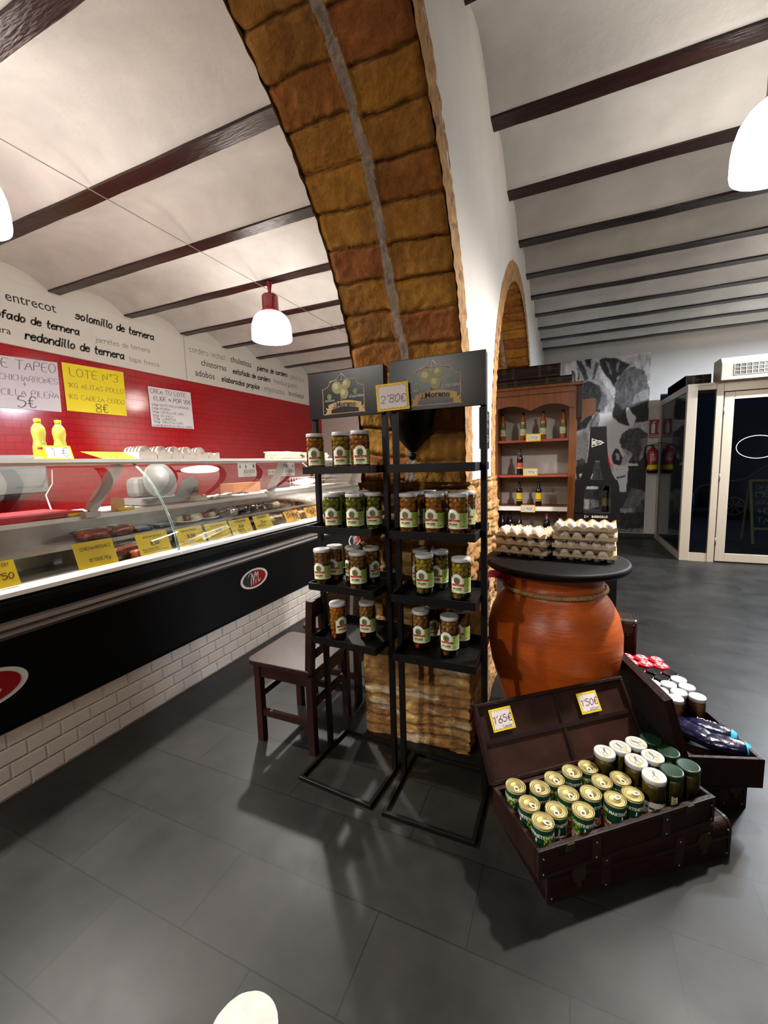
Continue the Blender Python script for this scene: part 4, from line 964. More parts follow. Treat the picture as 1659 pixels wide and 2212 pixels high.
# ---------------------------------------------------------------- dark chairs
def chair(x, y, lab):
    t = thing('wooden_chair', lab, 'chair', (x, y, 0), 0, 'dark wooden chairs beside the left rack'); L = .04
    for sy in (-1, 1):
        MB().box(-.19, -.15, sy * .185 - .02, sy * .185 + .02, 0, .445).build('leg', M_dwood, t, world=False, bevel=.003)
        mb = MB(); M = Matrix.Translation((.17, sy * .185, .45)) @ Matrix.Rotation(math.radians(4), 4, 'Y')
        mb.box(.15, .19, sy * .185 - .02, sy * .185 + .02, 0, .46); mb.box(-.02, .02, -.02, .02, -.01, .40, M=M); mb.build('rear_leg', M_dwood, t, world=False, bevel=.003)
    mb = MB(); P = []
    for cx, cy, a0 in ((-.2, -.17, math.pi), (.16, -.17, 1.5 * math.pi), (.16, .17, 0), (-.2, .17, .5 * math.pi)): P += [(cx + .04 * math.cos(a0 + i * .26), cy + .04 * math.sin(a0 + i * .26)) for i in range(7)]
    mb.prism(P, lambda u, v, w: Vector((u, v, .445 + w)), .028); mb.build('seat', M_dwood, t, world=False, bevel=.006)
    mb = MB()
    for sy in (-1, 1): mb.box(-.15, .15, sy * .185 - .011, sy * .185 + .011, .38, .44)
    for sx in (-.17, .17): mb.box(sx - .011, sx + .011, -.165, .165, .38, .44)
    mb.build('apron', M_dwood, t, world=False)
    for nm, a, b in (('stretcher', (-.15, -.185, .17), (.15, -.185, .17)), ('stretcher', (-.15, .185, .17), (.15, .185, .17)), ('stretcher', (-.17, -.165, .27), (-.17, .165, .27)), ('stretcher', (.17, -.165, .27), (.17, .165, .27))):
        MB().bar(a, b, .022, .036).build(nm, M_dwood, t, world=False)
    for z0, z1, nm in ((.755, .85, 'crest_rail'), (.53, .58, 'back_rail')):
        MB().box(.172 + (z0 - .45) * .07, .192 + (z0 - .45) * .07, -.166, .166, z0, z1).build(nm, M_dwood, t, world=False, bevel=.004)
    for i in range(3): MB().box(.182, .196, -.105 + .08 * i, -.055 + .08 * i, .575, .76).build('back_slat', M_dwood, t, world=False)
    return t
c1 = chair(-1.375, 1.905, 'dark brown wooden chair with glossy seat beside the left olive rack')
dup(c1, (-1.375, 2.43, 0), 0, 'dark brown wooden chair mostly hidden behind the first chair, next to the pillar', 'dark wooden chairs beside the left rack')

# ---------------------------------------------------------------- sconce and notice on the pillar
sc = thing('wall_sconce', 'black pierced iron wall sconce ending in a ball on the brick pillar', 'lamp', (-.705, 1.985, 1.58))
prof = [(.012, 1.58), (.036, 1.605), (.076, 1.65), (.106, 1.71), (.122, 1.78), (.127, 1.86), (.128, 1.9)]
mb = MB(); mb.lathe(prof, 26, (-.705, 1.985, 0), a0=math.pi, a1=2 * math.pi); mb.lathe([(r - .003, z) for r, z in prof], 26, (-.705, 1.985, 0), a0=math.pi, a1=2 * math.pi)
mb.build('bowl', M_black, sc, fixn=False)
mb = MB(); q = random.Random(3)
for i in range(40):
    a = math.pi + q.uniform(.15, math.pi - .15); j = q.randint(2, 5); r, z = prof[j]; c = Vector((-.705 + (r + .001) * math.cos(a), 1.985 + (r + .001) * math.sin(a), z + q.uniform(-.02, .02))); d = Vector((-math.sin(a), math.cos(a), 0)); mb.add([c - d * .006, c + Vector((0, 0, .004)), c + d * .006, c - Vector((0, 0, .004))], [(0, 1, 2, 3)])
mb.build('pierced_leaves', mat('brown_iron', '#5c4a30', .6), sc, fixn=False)  # brown flecks scattered over the bowl
MB().ball((-.705, 1.975, 1.56), .02).build('finial', M_black, sc)
nt_ = thing('notice_board', 'narrow black notice with white lettering on the white wall behind the right rack', 'sign', (XB + .006, 2.49, 1.6))
MB().box(XB + .005, XB + .012, 2.35, 2.63, 1.6, 1.82).build('board', M_blackp, nt_)
mb = MB(); T = frameT((XB + .0125, 2.35, 1.6), (0, 1, 0), (0, 0, 1), (1, 0, 0))
for i, (s, v) in enumerate((('ACEITUNAS', .17), ('Y ENCURTIDOS', .12), ('CASEROS', .04))): hand(mb, s, T, .03, v, width=.2, thick=.12)
mb.build('lettering', M_offw, nt_, fixn=False)

# ---------------------------------------------------------------- terracotta jar, table top, eggs
PX, PY = -.053, 2.32
pot = thing('terracotta_jar', 'big round terracotta jar carrying the dark table top with the eggs', 'jar', (PX, PY, 0))
prof = [(0, 0), (.15, 0), (.158, .03), (.19, .14), (.235, .28), (.27, .4), (.3, .51), (.316, .61), (.316, .69), (.298, .77), (.264, .835), (.236, .872), (.228, .885), (.226, .9), (.23, .915), (.222, .925), (.222, .95), (.236, .985), (.24, .997), (.22, .997), (.2, .9), (.25, .6)]
prof = [(r * 1.055, max(0, 1.53 - (1.53 - z) * 1.055)) for r, z in prof]
mb = MB(); mb.lathe(prof, 72); mb.v = [tuple(Vector(p) * 1.0 + Vector((p[0], p[1], 0)) * (.006 * nz(p[0] * 4, p[1] * 4, p[2] * 9))) for p in mb.v]
mb.build('body', M_terra, pot, world=False)
rp = MB(); n = 150; P = []
for k in range(3):
    path = []
    for i in range(n):
        a = 2 * math.pi * i / n; tw = a * 34 + 2 * math.pi * k / 3; r = .251 + .006 * math.cos(tw)
        path.append((PX + r * math.cos(a), PY + r * math.sin(a), 1.53 - .627 * 1.055 + .006 * math.sin(tw)))
    rp.tube(path, .0068, 6, closed=True)
tag(rp.build('jute_rope', M_rope), 'twisted jute rope tied round the neck of the terracotta jar', 'rope')
TZ = 1.013
mb = MB(); mb.lathe([(0, -.04), (.325, -.04), (.342, -.036), (.35, -.026), (.35, -.012), (.345, -.003), (.335, 0), (0, 0)], 64, (-.048, 2.31, TZ))
tag(mb.build('round_tabletop', mat('worn_black_wood', '#0f0a08', .55, spec=.12, var=.45, vscale=9, bump=.12, bscale=30)), 'round worn black wooden table top resting on the terracotta jar', 'table')
# pink leaflet under the table
mb = MB(); mb.grid(6, 6, lambda u, v: (-.372 + .12 * u, 2.13 + .11 * v, .925 + .006 * math.sin(u * 5) + .012 * v), 0)
tag(mb.build('pink_leaflet', mat('pink_paper', '#d83a78', .5)), 'pink leaflet tucked under the left side of the round table top', 'paper')

TS = .288; TH = .0445
def egg_tray_mesh():
    mb = MB(); nu, nv = 6, 5; k = 8
    def Hh(u, v):
        a, b = u * nu, v * nv
        fx = abs((a % 1) - .5) * 2; fy = abs((b % 1) - .5) * 2; d = math.sqrt(fx * fx + fy * fy) / 1.414
        h = .006 + .042 * max(0, (d - .28) / .72) ** 1.1
        e = min(u, 1 - u) * nu; e2 = min(v, 1 - v) * nv; q = min(e, e2)
        if q < .2: return max(.018, h) if q > .08 else .02
        return h
    k = 12
    mb.grid(nu * k, nv * k, lambda u, v: (TS * (v - .5), TS * (u - .5), Hh(u, v)), smooth=True)
    for q in range(nv):       # scalloped front and back lips
        for sg in (-1, 1): mb.grid(10, 2, lambda u, v, q=q, sg=sg: (TS * ((q + u) / nv - .5), sg * TS * (.5 + .012 * v), .02 + (.005 + .018 * abs(math.cos(math.pi * u))) * (1 - v) - .0 * v))
    for i in range(nu):
        for j in range(nv): mb.lathe([(.004, 0), (.012, 0), (.021, .017), (.026, .024)], 8, (TS * ((j + .5) / nv - .5), TS * ((i + .5) / nu - .5), .0), smooth=True)
    return mb
ETM = None
def tray(P, rz, lab, group):
    global ETM
    if ETM is None:
        ETM = egg_tray_mesh().build('egg_tray', M_carton, fixn=False); o = ETM; tag(o, lab, 'egg tray', group); o.location = P; o.rotation_euler = (0, 0, rz); return o
    return dup(ETM, P, rz, lab, group)
EGG = None
def egg(P, lab, group, tilt):
    global EGG
    if EGG is None:
        mb = MB(); mb.ball((0, 0, 0), .0215, .0215, .028, 18, 14, fn=lambda d: 1 - .09 * max(0, d.z) ** 1.5 * (1 - abs(d.z)) * 2 + .02)
        EGG = mb.build('egg', M_egg); tag(EGG, lab, 'egg', group); o = EGG
    else: o = dup(EGG, P, 0, lab, group)
    o.location = P; o.rotation_euler = (tilt[0], tilt[1], tilt[2]); return o
def stack(FL, FR, n, side, rows_top, cols):
    """FL, FR: front-left and front-right corner of the stack on the table"""
    FL = Vector(FL); FR = Vector(FR); u = (FR - FL).normalized(); v = Vector((-u.y, u.x, 0)); c = FL + u * TS / 2 + v * TS / 2; rz = math.atan2(u.y, u.x)
    lev = ['bottom', 'second', 'third', 'fourth']
    for k in range(n):
        z = TZ + .001 + k * TH; nm = 'bottom' if k == 0 else 'top' if k == n - 1 else lev[k]
        j = Vector((rnd.uniform(-.004, .004), rnd.uniform(-.004, .004), 0))
        tray((c.x + j.x, c.y + j.y, z), rz + rnd.uniform(-.02, .02), f'grey pulp egg tray, {nm} of the {side} stack on the round table', 'egg trays on the round table')
        m = 5 if (k % 2) else 4
        if k == n - 1:
            for r in range(rows_top):
                for i in range(cols):
                    p = c + u * (TS * ((i + (.5 if cols == 5 else .75)) / 5 - .5)) + v * (TS * ((r + (.5 if cols == 5 else 1.0)) / 6 - .5))
                    egg((p.x, p.y, z + .036), (f'white egg in the top tray of the {side} stack, {ORD[i]} from the left' if rows_top == 1 else f"white egg in the left stack's top tray, {('front', 'second')[r]} row, {ORD[i]} from left"), 'eggs on the round table', (rnd.uniform(-.25, .1), rnd.uniform(-.1, .25), rnd.uniform(0, 6)))
        else:
            for i in range(m):
                p = c + u * (TS * ((i + (.5 if m == 5 else 1.0)) / 5 - .5)) + v * (TS * (.5 / 6 - .5))
                egg((p.x + v.x * .004, p.y + v.y * .004, z + .031), f'white egg in the {nm} tray of the {side} stack, {ORD[i]} from the left', 'eggs on the round table', (rnd.uniform(-.3, .2), rnd.uniform(-.2, .3), rnd.uniform(0, 6)))
stack(atz(1064, 1197, TZ), atz(1181, 1210, TZ), 3, 'left', 2, 4)
stack(atz(1192, 1208, TZ), atz(1326, 1219, TZ), 4, 'right', 1, 5)

# ---------------------------------------------------------------- trunks
def rbox(mb, L, D, z0, z1, r, T, mi=0):
    """closed trunk body: rounded along its length edges at the top front and back"""
    P = [(0, z0), (D, z0)] + [(D - r + r * math.cos(a), z1 - r + r * math.sin(a)) for a in [i * math.pi / 12 for i in range(7)]] + [(r - r * math.sin(a), z1 - r + r * math.cos(a)) for a in [i * math.pi / 12 for i in range(7)]]
    mb.prism(P, lambda u, v, w: T(w, u, v), L, mi)
M_stud = mat('bright_stud', '#8d8268', .45, metal=.6)
def fittings(t, L, T, z0, z1, closed=True):
    """leather straps, latches and nails on the front (v = 0)"""
    for x in (L * .3, L * .7):
        mb = MB(); mb.add([T(x + a, -.003, z) for a in (-.018, .018) for z in (z0 + .004, z1 - .012)] + [T(x + a, .0, z) for a in (-.018, .018) for z in (z0 + .004, z1 - .012)], [(0, 2, 3, 1), (4, 5, 7, 6), (0, 1, 5, 4), (2, 6, 7, 3), (0, 4, 6, 2), (1, 3, 7, 5)])
        mb.build('strap', mat('trunk_strap', '#27140f', .5), t)
    for x in (L * .16, L * .84):
        mb = MB()
        if closed:
            zc = z1 - .05; mb.prism([(x - .022, zc - .03), (x + .022, zc - .03), (x + .028, zc), (x + .02, zc + .028), (x - .02, zc + .028), (x - .028, zc)], lambda u, v, w: T(u, -.002 - w, v), .005)
            mb.prism([(x - .008, zc - .05), (x + .008, zc - .05), (x + .006, zc - .03), (x - .006, zc - .03)], lambda u, v, w: T(u, -.002 - w, v), .007)
        else:
            zc = z1 - .012; mb.prism([(x - .02, zc - .014), (x + .02, zc - .014), (x + .014, zc + .01), (x - .014, zc + .01)], lambda u, v, w: T(u, -.002 - w, v), .005)
        mb.build('latch', M_brass, t)
    for x in (.018, L * .3, L * .7, L - .018):
        for z in (z0 + .018, z1 - .03): MB().ball(T(x, -.004, z), .0034, nu=8, nv=5).build('nail_stud', M_stud, t)
def closed_trunk(o, u, L, D, h, lab, group='closed wooden trunks', z0=0.0, name='storage_chest'):
    u = Vector(u).normalized(); v = Vector((-u.y, u.x, 0)); o = Vector(o); T = lambda a, b, c: o + u * a + v * b + Vector((0, 0, c + z0))
    t = thing(name, lab, 'trunk', tuple(o + Vector((0, 0, z0))), 0, group)
    mb = MB(); rbox(mb, L, D, 0, h, .03, T); mb.build('body', M_twood, t, bevel=.003)
    mb = MB()
    for x in (0, L - .012): rbox(mb, .012, D + .006, 0, h + .003, .032, lambda a, b, c, x=x: T(a + x, b - .003, c))
    for z in (.01, h * .55): mb.box(0, 1, 0, 1, 0, 1, M=Matrix.Translation(T(.012, -.004, z)) @ Matrix.Rotation(math.atan2(u.y, u.x), 4, 'Z') @ Matrix.Diagonal((L - .024, .006, .012, 1)))
    mb.build('edging', mat('trunk_edging', '#1d0e0b', .4), t)
    fittings(t, L, T, 0, h); return t
def open_trunk(o, u, L, D, z0, z1, zf, lidv, lidz, lab, swap=False):
    """lid hinged along v = D and thrown back by lidv, standing lidz high"""
    u = Vector(u).normalized(); v = Vector((-u.y, u.x, 0)); o = Vector(o); T = lambda a, b, c: o + u * a + v * b + Vector((0, 0, c))
    if swap: T0 = T; T = lambda a, b, c: o + v * a - u * b + Vector((0, 0, c))
    t = thing('open_trunk', lab, 'trunk', tuple(T(L / 2, D / 2, z0)), 0, 'open wooden trunks'); k = .016
    mb = MB(); q = [(0, 0), (L, 0), (L, D), (0, D)]
    def wall(a, b, c, d, e, f): mb.add([T(x, y, z) for x in (a, b) for y in (c, d) for z in (e, f)], [(0, 1, 3, 2), (4, 6, 7, 5), (0, 4, 5, 1), (2, 3, 7, 6), (0, 2, 6, 4), (1, 5, 7, 3)])
    wall(0, L, 0, k, z0, z1); wall(0, L, D - k, D, z0, z1); wall(0, k, k, D - k, z0, z1); wall(L - k, L, k, D - k, z0, z1); wall(k, L - k, k, D - k, z0, z0 + .01)
    mb.build('body', M_twood, t, bevel=.002)
    mb = MB(); wall(k, L - k, k, D - k, z0 + .011, zf); mb.build('inner_floor', M_tin, t)
    # lid
    ln = math.hypot(lidv, lidz); dv, dz = lidv / ln, lidz / ln; dp = .036          # along the lid, and its depth outwards
    LT = lambda a, s, w: T(a, D + dv * s + dz * w, z1 + .004 + dz * s - dv * w)
    lb = MB()
    def lw(a, b, c, d, e, f): lb.add([LT(x, y, z) for x in (a, b) for y in (c, d) for z in (e, f)], [(0, 1, 3, 2), (4, 6, 7, 5), (0, 4, 5, 1), (2, 3, 7, 6), (0, 2, 6, 4), (1, 5, 7, 3)])
    lw(0, L, 0, ln, dp - .01, dp); lw(0, L, 0, .014, 0, dp - .01); lw(0, L, ln - .014, ln, 0, dp - .01); lw(0, .014, .014, ln - .014, 0, dp - .01); lw(L - .014, L, .014, ln - .014, 0, dp - .01)
    lid = lb.build('lid', M_twood, t, bevel=.002)
    lb = MB(); lw(.014, L - .014, .014, ln - .014, dp - .014, dp - .0105); lb.build('lining', M_tin, lid)
    lb = MB(); lw(.014, L - .014, ln * .5 - .008, ln * .5 + .008, dp - .024, dp - .012); lw(L * .52 - .007, L * .52 + .007, .014, ln - .014, dp - .023, dp - .012); lb.build('battens', mat('trunk_edging', '#1d0e0b', .4), lid)
    fittings(t, L, T, z0, z1, False)
    mb = MB()
    wall(0, L, -.003, 0, z0, z0 + .012); wall(0, L, -.003, 0, z1 - .012, z1); wall(0, .014, -.003, 0, z0 + .012, z1 - .012); wall(L - .014, L, -.003, 0, z0 + .012, z1 - .012)
    mb.build('edging', mat('trunk_edging', '#1d0e0b', .4), t)
    return t, T, LT, ln, dp
closed_trunk((-.035, 1.374, 0), (.816, .578, 0), .778, .30, .144, 'closed dark wooden trunk on the floor under the trunk of tins', group='closed wooden trunks on the floor')
t1, T1, LT1, ln1, dp1 = open_trunk((-.06, 1.311, 0), (.776, .630, 0), .767, .287, .146, .25, .19, .156, .25, 'open dark wooden trunk filled with green tins and pickle jars')
closed_trunk(Vector((.74, 2.12, 0)) - Vector((.95, .31, 0)) * .30, (.95, .31, 0), .30, .80, .15, 'closed dark wooden trunk on the floor under the trunk with navy bags', group='closed wooden trunks on the floor')
f2 = Vector((.95, .31, 0)).normalized(); l2 = Vector((-f2.y, f2.x, 0)); O2 = Vector((.765, 2.05, 0))
t2, T2, LT2, ln2, dp2 = open_trunk(O2, f2, .84, .29, .152, .28, .2, .075, .25, 'open dark wooden trunk holding tan jars and navy bags, right of the terracotta jar', swap=True)
closed_trunk((.12, 2.86, 0), (1, 0, 0), .295, .15, .525, 'dark brown case standing upright behind the terracotta jar', group=None, name='standing_case')

def on_lid(px0, py0, w, h, rot, text, sub, lab):
    # price tag stuck to the inside of the open lid: intersect the ray with the lid's inner face
    P0 = LT1(0, 0, dp1 - .026); a = LT1(1, 0, 0) - LT1(0, 0, 0); s = LT1(0, 1, 0) - LT1(0, 0, 0); nn = a.cross(s).normalized(); d = ray(px0, py0); k = (P0 - EYE).dot(nn) / d.dot(nn); p = EYE + d * k
    U = (a * math.cos(rot) + s * math.sin(rot)).normalized(); T = frameT(p, U, nn.cross(U))
    if T(0, 0, 1).y > p.y: T_ = T; T = lambda u, v, c=0: T_(u, v, -c)
    zigtag(lab, T, w, h, [(text, .1, .9, .36, .1, 0), (sub, .42, .85, .12, .11, 1)], M_red_ink, 'handwritten price tags with yellow zigzag edges', cell=.0095, bd=.005)
on_lid(1067, 1583, .105, .086, .02, "1'65€", 'Tomate', "white zigzag price tag reading 1'65€ Tomate in the open trunk lid")
on_lid(1258, 1544, .105, .086, .0, "1'50€", 'JUDIAS', "white zigzag price tag reading 1'50€ JUDIAS in the open trunk lid")

# tins
M_tingreen = mat('tin_green_paint', rough=.3, attr=True)
M_tinlid2 = mat('gold_tin_lid', '#8f8150', .5, metal=.7, bump=.1, bscale=80)
CAN = None
def can(P, rz, lab, px_):
    global CAN
    if CAN is None:
        t = thing('food_tin', lab, 'tin', P, rz, 'green tins in the open trunk'); r = .0365
        def cc(u, v):
            if v < .04 or v > .96: return C('#c9b98a')
            if v < .3: return C('#8c2a12') if nz(u * 16, v * 8) > -.05 else (C('#c46a1c') if nz(u * 30, v * 20) > 0 else C('#d8d2c0'))
            if .28 < v < .36: return C('#cfcac0') if v < .36 + .05 * math.sin(u * 30) else C('#0e3a22')
            if .62 < (u % .5) * 2 < .95 and .32 < v < .8: return C('#8fa52a') if nz(u * 40, v * 14) > 0 else C('#26501f')
            return C('#0c3a24')
        mb = MB(); mb.grid(64, 20, lambda u, v: (r * math.cos(2 * math.pi * u), r * math.sin(2 * math.pi * u), .003 + .103 * v), colf=cc)
        b = mb.build('body', M_tingreen, t, world=False, fixn=False)
        for a0 in (0, math.pi * 2 / 3 * 1.0, math.pi * 4 / 3):
            mb = MB(); lettering(mb, 'MARTINETE', wrap(r + .0004, .072, a0 - 1.0), 0, 0, width=.074, bold=.035, w=.0003, sy=1.15); mb.build('lettering', M_offw, b, world=False, fixn=False)
            mb = MB(); mb.prism([(0, 0), (.006, 0), (.007, .02), (.004, .028), (.002, .02)], lambda u, v, w, a0=a0: wrap(r + .0003, .042, a0 + .1)(u, v, w), .0003); mb.build('stork_picture', M_offw, b, world=False, fixn=False)
        MB().lathe([(r, .0), (r + .001, .002), (r, .004), (r - .002, .004), (0, .003)], 32).build('bottom_rim', M_tinlid2, t, world=False)
        MB().lathe([(r, .105), (r + .0012, .1075), (r, .110), (r - .002, .110), (r - .003, .1065), (.029, .1062), (.028, .1072), (.026, .1062), (.022, .1062), (.021, .107), (.0195, .1062), (.015, .1065), (.014, .1056), (0, .1056)], 36).build('lid', M_tinlid2, t, world=False)
        mb = MB(); q = ell(.014, 0, .014, .0095, 20); qi = ell(.0165, 0, .0065, .0052, 20)
        mb.add([(a, b_, .1085) for a, b_ in q] + [(a, b_, .1085) for a, b_ in qi] + [(a, b_, .1072) for a, b_ in q], [(i, (i + 1) % 20, 20 + (i + 1) % 20, 20 + i) for i in range(20)] + [(i, 40 + i, 40 + (i + 1) % 20, (i + 1) % 20) for i in range(20)])
        mb.ball((.003, 0, .108), .003, .003, .0015, 8, 5); mb.build('pull_tab', mat('tab_metal', '#d8d0b4', .45, metal=.5), t, world=False, fixn=False)
        CAN = t; return t
    return dup(CAN, P, rz, lab)
zc = lambda X, Y: (1020 + .2411 * X, 1440 + .2411 * Y)
CANPX = [(352, 1073), (605, 1080), (737, 1000), (895, 935), (1035, 895), (475, 1235), (752, 1278), (868, 1140), (1062, 1127), (1168, 1022), (1325, 1000), (625, 1420), (1015, 1302), (1308, 1205), (1432, 1135)]
def rowname(items, bounds, names, u, v):
    out = {}; rows = {}
    for i, (P) in enumerate(items): rows.setdefault(sum(P[1] > b for b in bounds), []).append((P[0], i))
    for r, L in rows.items():
        for k, (_, i) in enumerate(sorted(L)): out[i] = (names[r], ORD[k])
    return out
u1 = Vector((.776, .630, 0)).normalized(); v1 = Vector((-u1.y, u1.x, 0)); o1 = Vector((-.06, 1.311, 0))
loc = []
for X, Y in CANPX:
    p = atz(*zc(X, Y), .30); d = p - o1; a, b = d.dot(u1), d.dot(v1); loc.append([min(max(a, .056), .70), min(max(b, .056), .231)])
for _ in range(30):           # keep the tins from touching
    for i in range(len(loc)):
        for j in range(i):
            dx, dy = loc[i][0] - loc[j][0], loc[i][1] - loc[j][1]; q = math.hypot(dx, dy)
            if q < .077:
                k = (.0775 - q) / 2 / max(q, .001); loc[i][0] += dx * k; loc[i][1] += dy * k; loc[j][0] -= dx * k; loc[j][1] -= dy * k
nm = rowname(loc, (.09, .165), ('front row', 'middle row', 'back row'), 0, 1)
for i, (a, b) in enumerate(loc):
    p = o1 + u1 * a + v1 * b; turn = (.2, -.3, .5, -.1, .3, 1.0, .1, .7, .0, .2, .6, 1.3, .0, 2.6, 2.3)[i]
    can((p.x, p.y, .1905), facing(p) + turn, f'green tin with gold lid in the open trunk, {nm[i][0]}, {nm[i][1]} from the left', None)
# pickle jars in the trunk
M_pick = mat('pickled_beans', '#6f6420', .3, var=.6, vscale=30, col2='#3f330c', stretch=(1, 1, .25)); M_pick2 = mat('green_pickles', '#6b6a24', .35, var=.5, vscale=35, col2='#40420f')
M_tan = mat('chickpea_preserve', '#b07c4e', .5, var=.35, vscale=45, bump=.4, bscale=90)
def conserve(kind, r, h, lab, group):
    t = thing('preserve_jar', lab, 'jar', (0, 0, 0), 0, group)
    MB().lathe([(0, 0), (r * .9, .001), (r, .01), (r, h - .035), (r * .95, h - .022), (r * .9, h - .014), (r * .9, h - .008)], 28).build('glass_body', M_jar, t, world=False, fixn=False)
    MB().lathe([(0, .005), (r * .93, .006), (r * .95, h - .04), (r * .85, h - .022), (0, h - .022)], 24).build('contents', {'bean': M_pick, 'pickle': M_pick2, 'tan': M_tan, 'dark': mat('dark_preserve', '#5a3018', .35, var=.4, vscale=30)}[kind], t, world=False)
    lm = {'bean': M_lidw, 'pickle': mat('dark_green_lid', '#15301d', .3), 'tan': M_lidw, 'dark': mat('black_lid', '#141212', .25)}[kind]
    ld = MB().lathe([(r * .93, h - .02), (r * 1.0, h - .018), (r * 1.0, h - .004), (r * .96, h), (r * .84, h - .0008), (0, h - .001)], 30).build('lid', lm, t, world=False)
    if kind == 'bean':
        mb = MB(); T = lambda u, v, c=0: Vector((u, v, h - .0004 + c))
        ring(mb, ell(0, 0, r * .62, r * .62, 32), ell(0, 0, r * .53, r * .53, 32), T, 0, .0003)
        mb.flat([(r * .66, -r * .25), (r * .9, -r * .3), (r * .92, r * .1), (r * .68, r * .2)], lambda u, v, c=0: T(u, v, .0003), 0)
        mb.add([T(a, b, .0004) for a, b in ((-.018, -.0035), (.0, -.0035), (.0, .0035), (-.018, .0035))], [(0, 1, 2, 3)], 1)
        mb.add([T(a, b, .0004) for a, b in ((0, -.001), (.016, -.011), (.016, -.008), (.003, 0), (.016, .008), (.016, .011), (0, .001))], [(0, 1, 2, 3), (3, 4, 5, 6), (0, 3, 6)], 1)
        mb.build('lid_emblem', [mat('lid_gold_print', '#b5a858', .5), M_grey_ink], ld, world=False, fixn=False)
        curved_label(r + .0004, .012, .07, 2.6, 30, 16, lambda u, v: C('#30342a') if (.5 < v < .62 and .15 < u < .85 and nz(u * 40, 3) > -.1) else C('#a8ae58') if (.42 < v < .5 and .3 < u < .7) else C('#3a3a36') if (u > .75 and int(v * 16) % 2 and v > .3) else C('#d9d6c6'), lambda u: .8 + .2 * math.sin(math.pi * u)).build('label', M_print, t, world=False, fixn=False)
    if kind == 'pickle':
        curved_label(r + .0004, .02, .075, .5, 8, 16, lambda u, v: C('#4a4a3a') if (int(v * 16) % 3 == 0 and .2 < u < .8) else C('#cfc98f')).build('label', M_print, t, world=False, fixn=False)
    return t
CP = {}
def put_con(kind, r, h, P, rz, lab, group):
    if kind not in CP: CP[kind] = conserve(kind, r, h, lab, group); o = CP[kind]; o.location = P; o.rotation_euler = (0, 0, rz); return o
    return dup(CP[kind], P, rz, lab, group)
def settle(L, dmin, fixed=()):
    for _ in range(40):
        for i in range(len(L)):
            for j in range(len(L)):
                if i == j: continue
                dx, dy = L[i][0] - L[j][0], L[i][1] - L[j][1]; q = math.hypot(dx, dy)
                if q < dmin: k = (dmin * 1.005 - q) / 2 / max(q, .001); L[i][0] += dx * k; L[i][1] += dy * k; L[j][0] -= dx * k; L[j][1] -= dy * k
            for q in fixed:
                dx, dy = L[i][0] - q[0], L[i][1] - q[1]; dd = math.hypot(dx, dy); m = dmin * .5 + .037
                if dd < m: k = (m * 1.005 - dd) / max(dd, .001); L[i][0] += dx * k; L[i][1] += dy * k
WP = [(1308, 1622), (1341, 1612), (1375, 1603), (1376, 1641), (1411, 1632), (1416, 1676)]; GP_ = [(1407, 1593), (1447.6, 1621), (1455, 1663.5), (1491, 1651.6)]
L = []
for x, y in WP + GP_:
    d = atz(x, y, .345) - o1; L.append([min(max(d.dot(u1), .06), .702), min(max(d.dot(v1), .062), .225)])
settle(L, .0815, loc)
WN = ['back left one', 'back middle one', 'back right one', 'middle left one', 'middle right one', 'front one']; GN = ['back one', 'second from the back', 'front left one', 'front right one']
for i, (a, b) in enumerate(L):
    p = o1 + u1 * min(max(a, .058), .708) + v1 * min(max(b, .058), .228)
    if i < 6: put_con('bean', .04, .155, (p.x, p.y, .1905), facing(p) + (.2, .9, 1.4, .4, .8, .25)[i], f'bean jar with printed white lid in the open trunk, {WN[i]}', 'white lidded bean jars in the trunk')
    else: put_con('pickle', .04, .155, (p.x, p.y, .1905), facing(p) + (.6, .5, .35, 1.8)[i - 6], f'pickle jar with dark green lid in the open trunk, {GN[i - 6]}', 'green lidded pickle jars in the trunk')
# second trunk
z2 = lambda X, Y: (1300 + .21705 * X, 1300 + .21705 * Y)
IT = [('tan', 515, 795), ('tan', 645, 808), ('tan', 790, 755), ('tan', 590, 880), ('tan', 760, 888), ('tan', 880, 838), ('tan', 725, 950), ('tan', 952, 938), ('dark', 385, 655), ('dark', 490, 665), ('dark', 660, 688), ('dark', 430, 720), ('dark', 585, 730),
      ('red', 300, 560), ('red', 378, 565), ('red', 540, 582), ('red', 335, 612), ('red', 430, 625), ('red', 610, 642)]
L = []
for kd, X, Y in IT:
    d = atz(*z2(X, Y), .36) - O2; L.append([min(max(d.dot(l2), .05), .79), min(max(-d.dot(f2), .055), .232)])
for _ in range(12):
    settle(L, .0735)
    for q in L: q[0] = min(max(q[0], .05), .79); q[1] = min(max(q[1], .053), .236)
cnt = {}
M_redcap = mat('red_printed_lid', rough=.3, attr=True)
RC = None
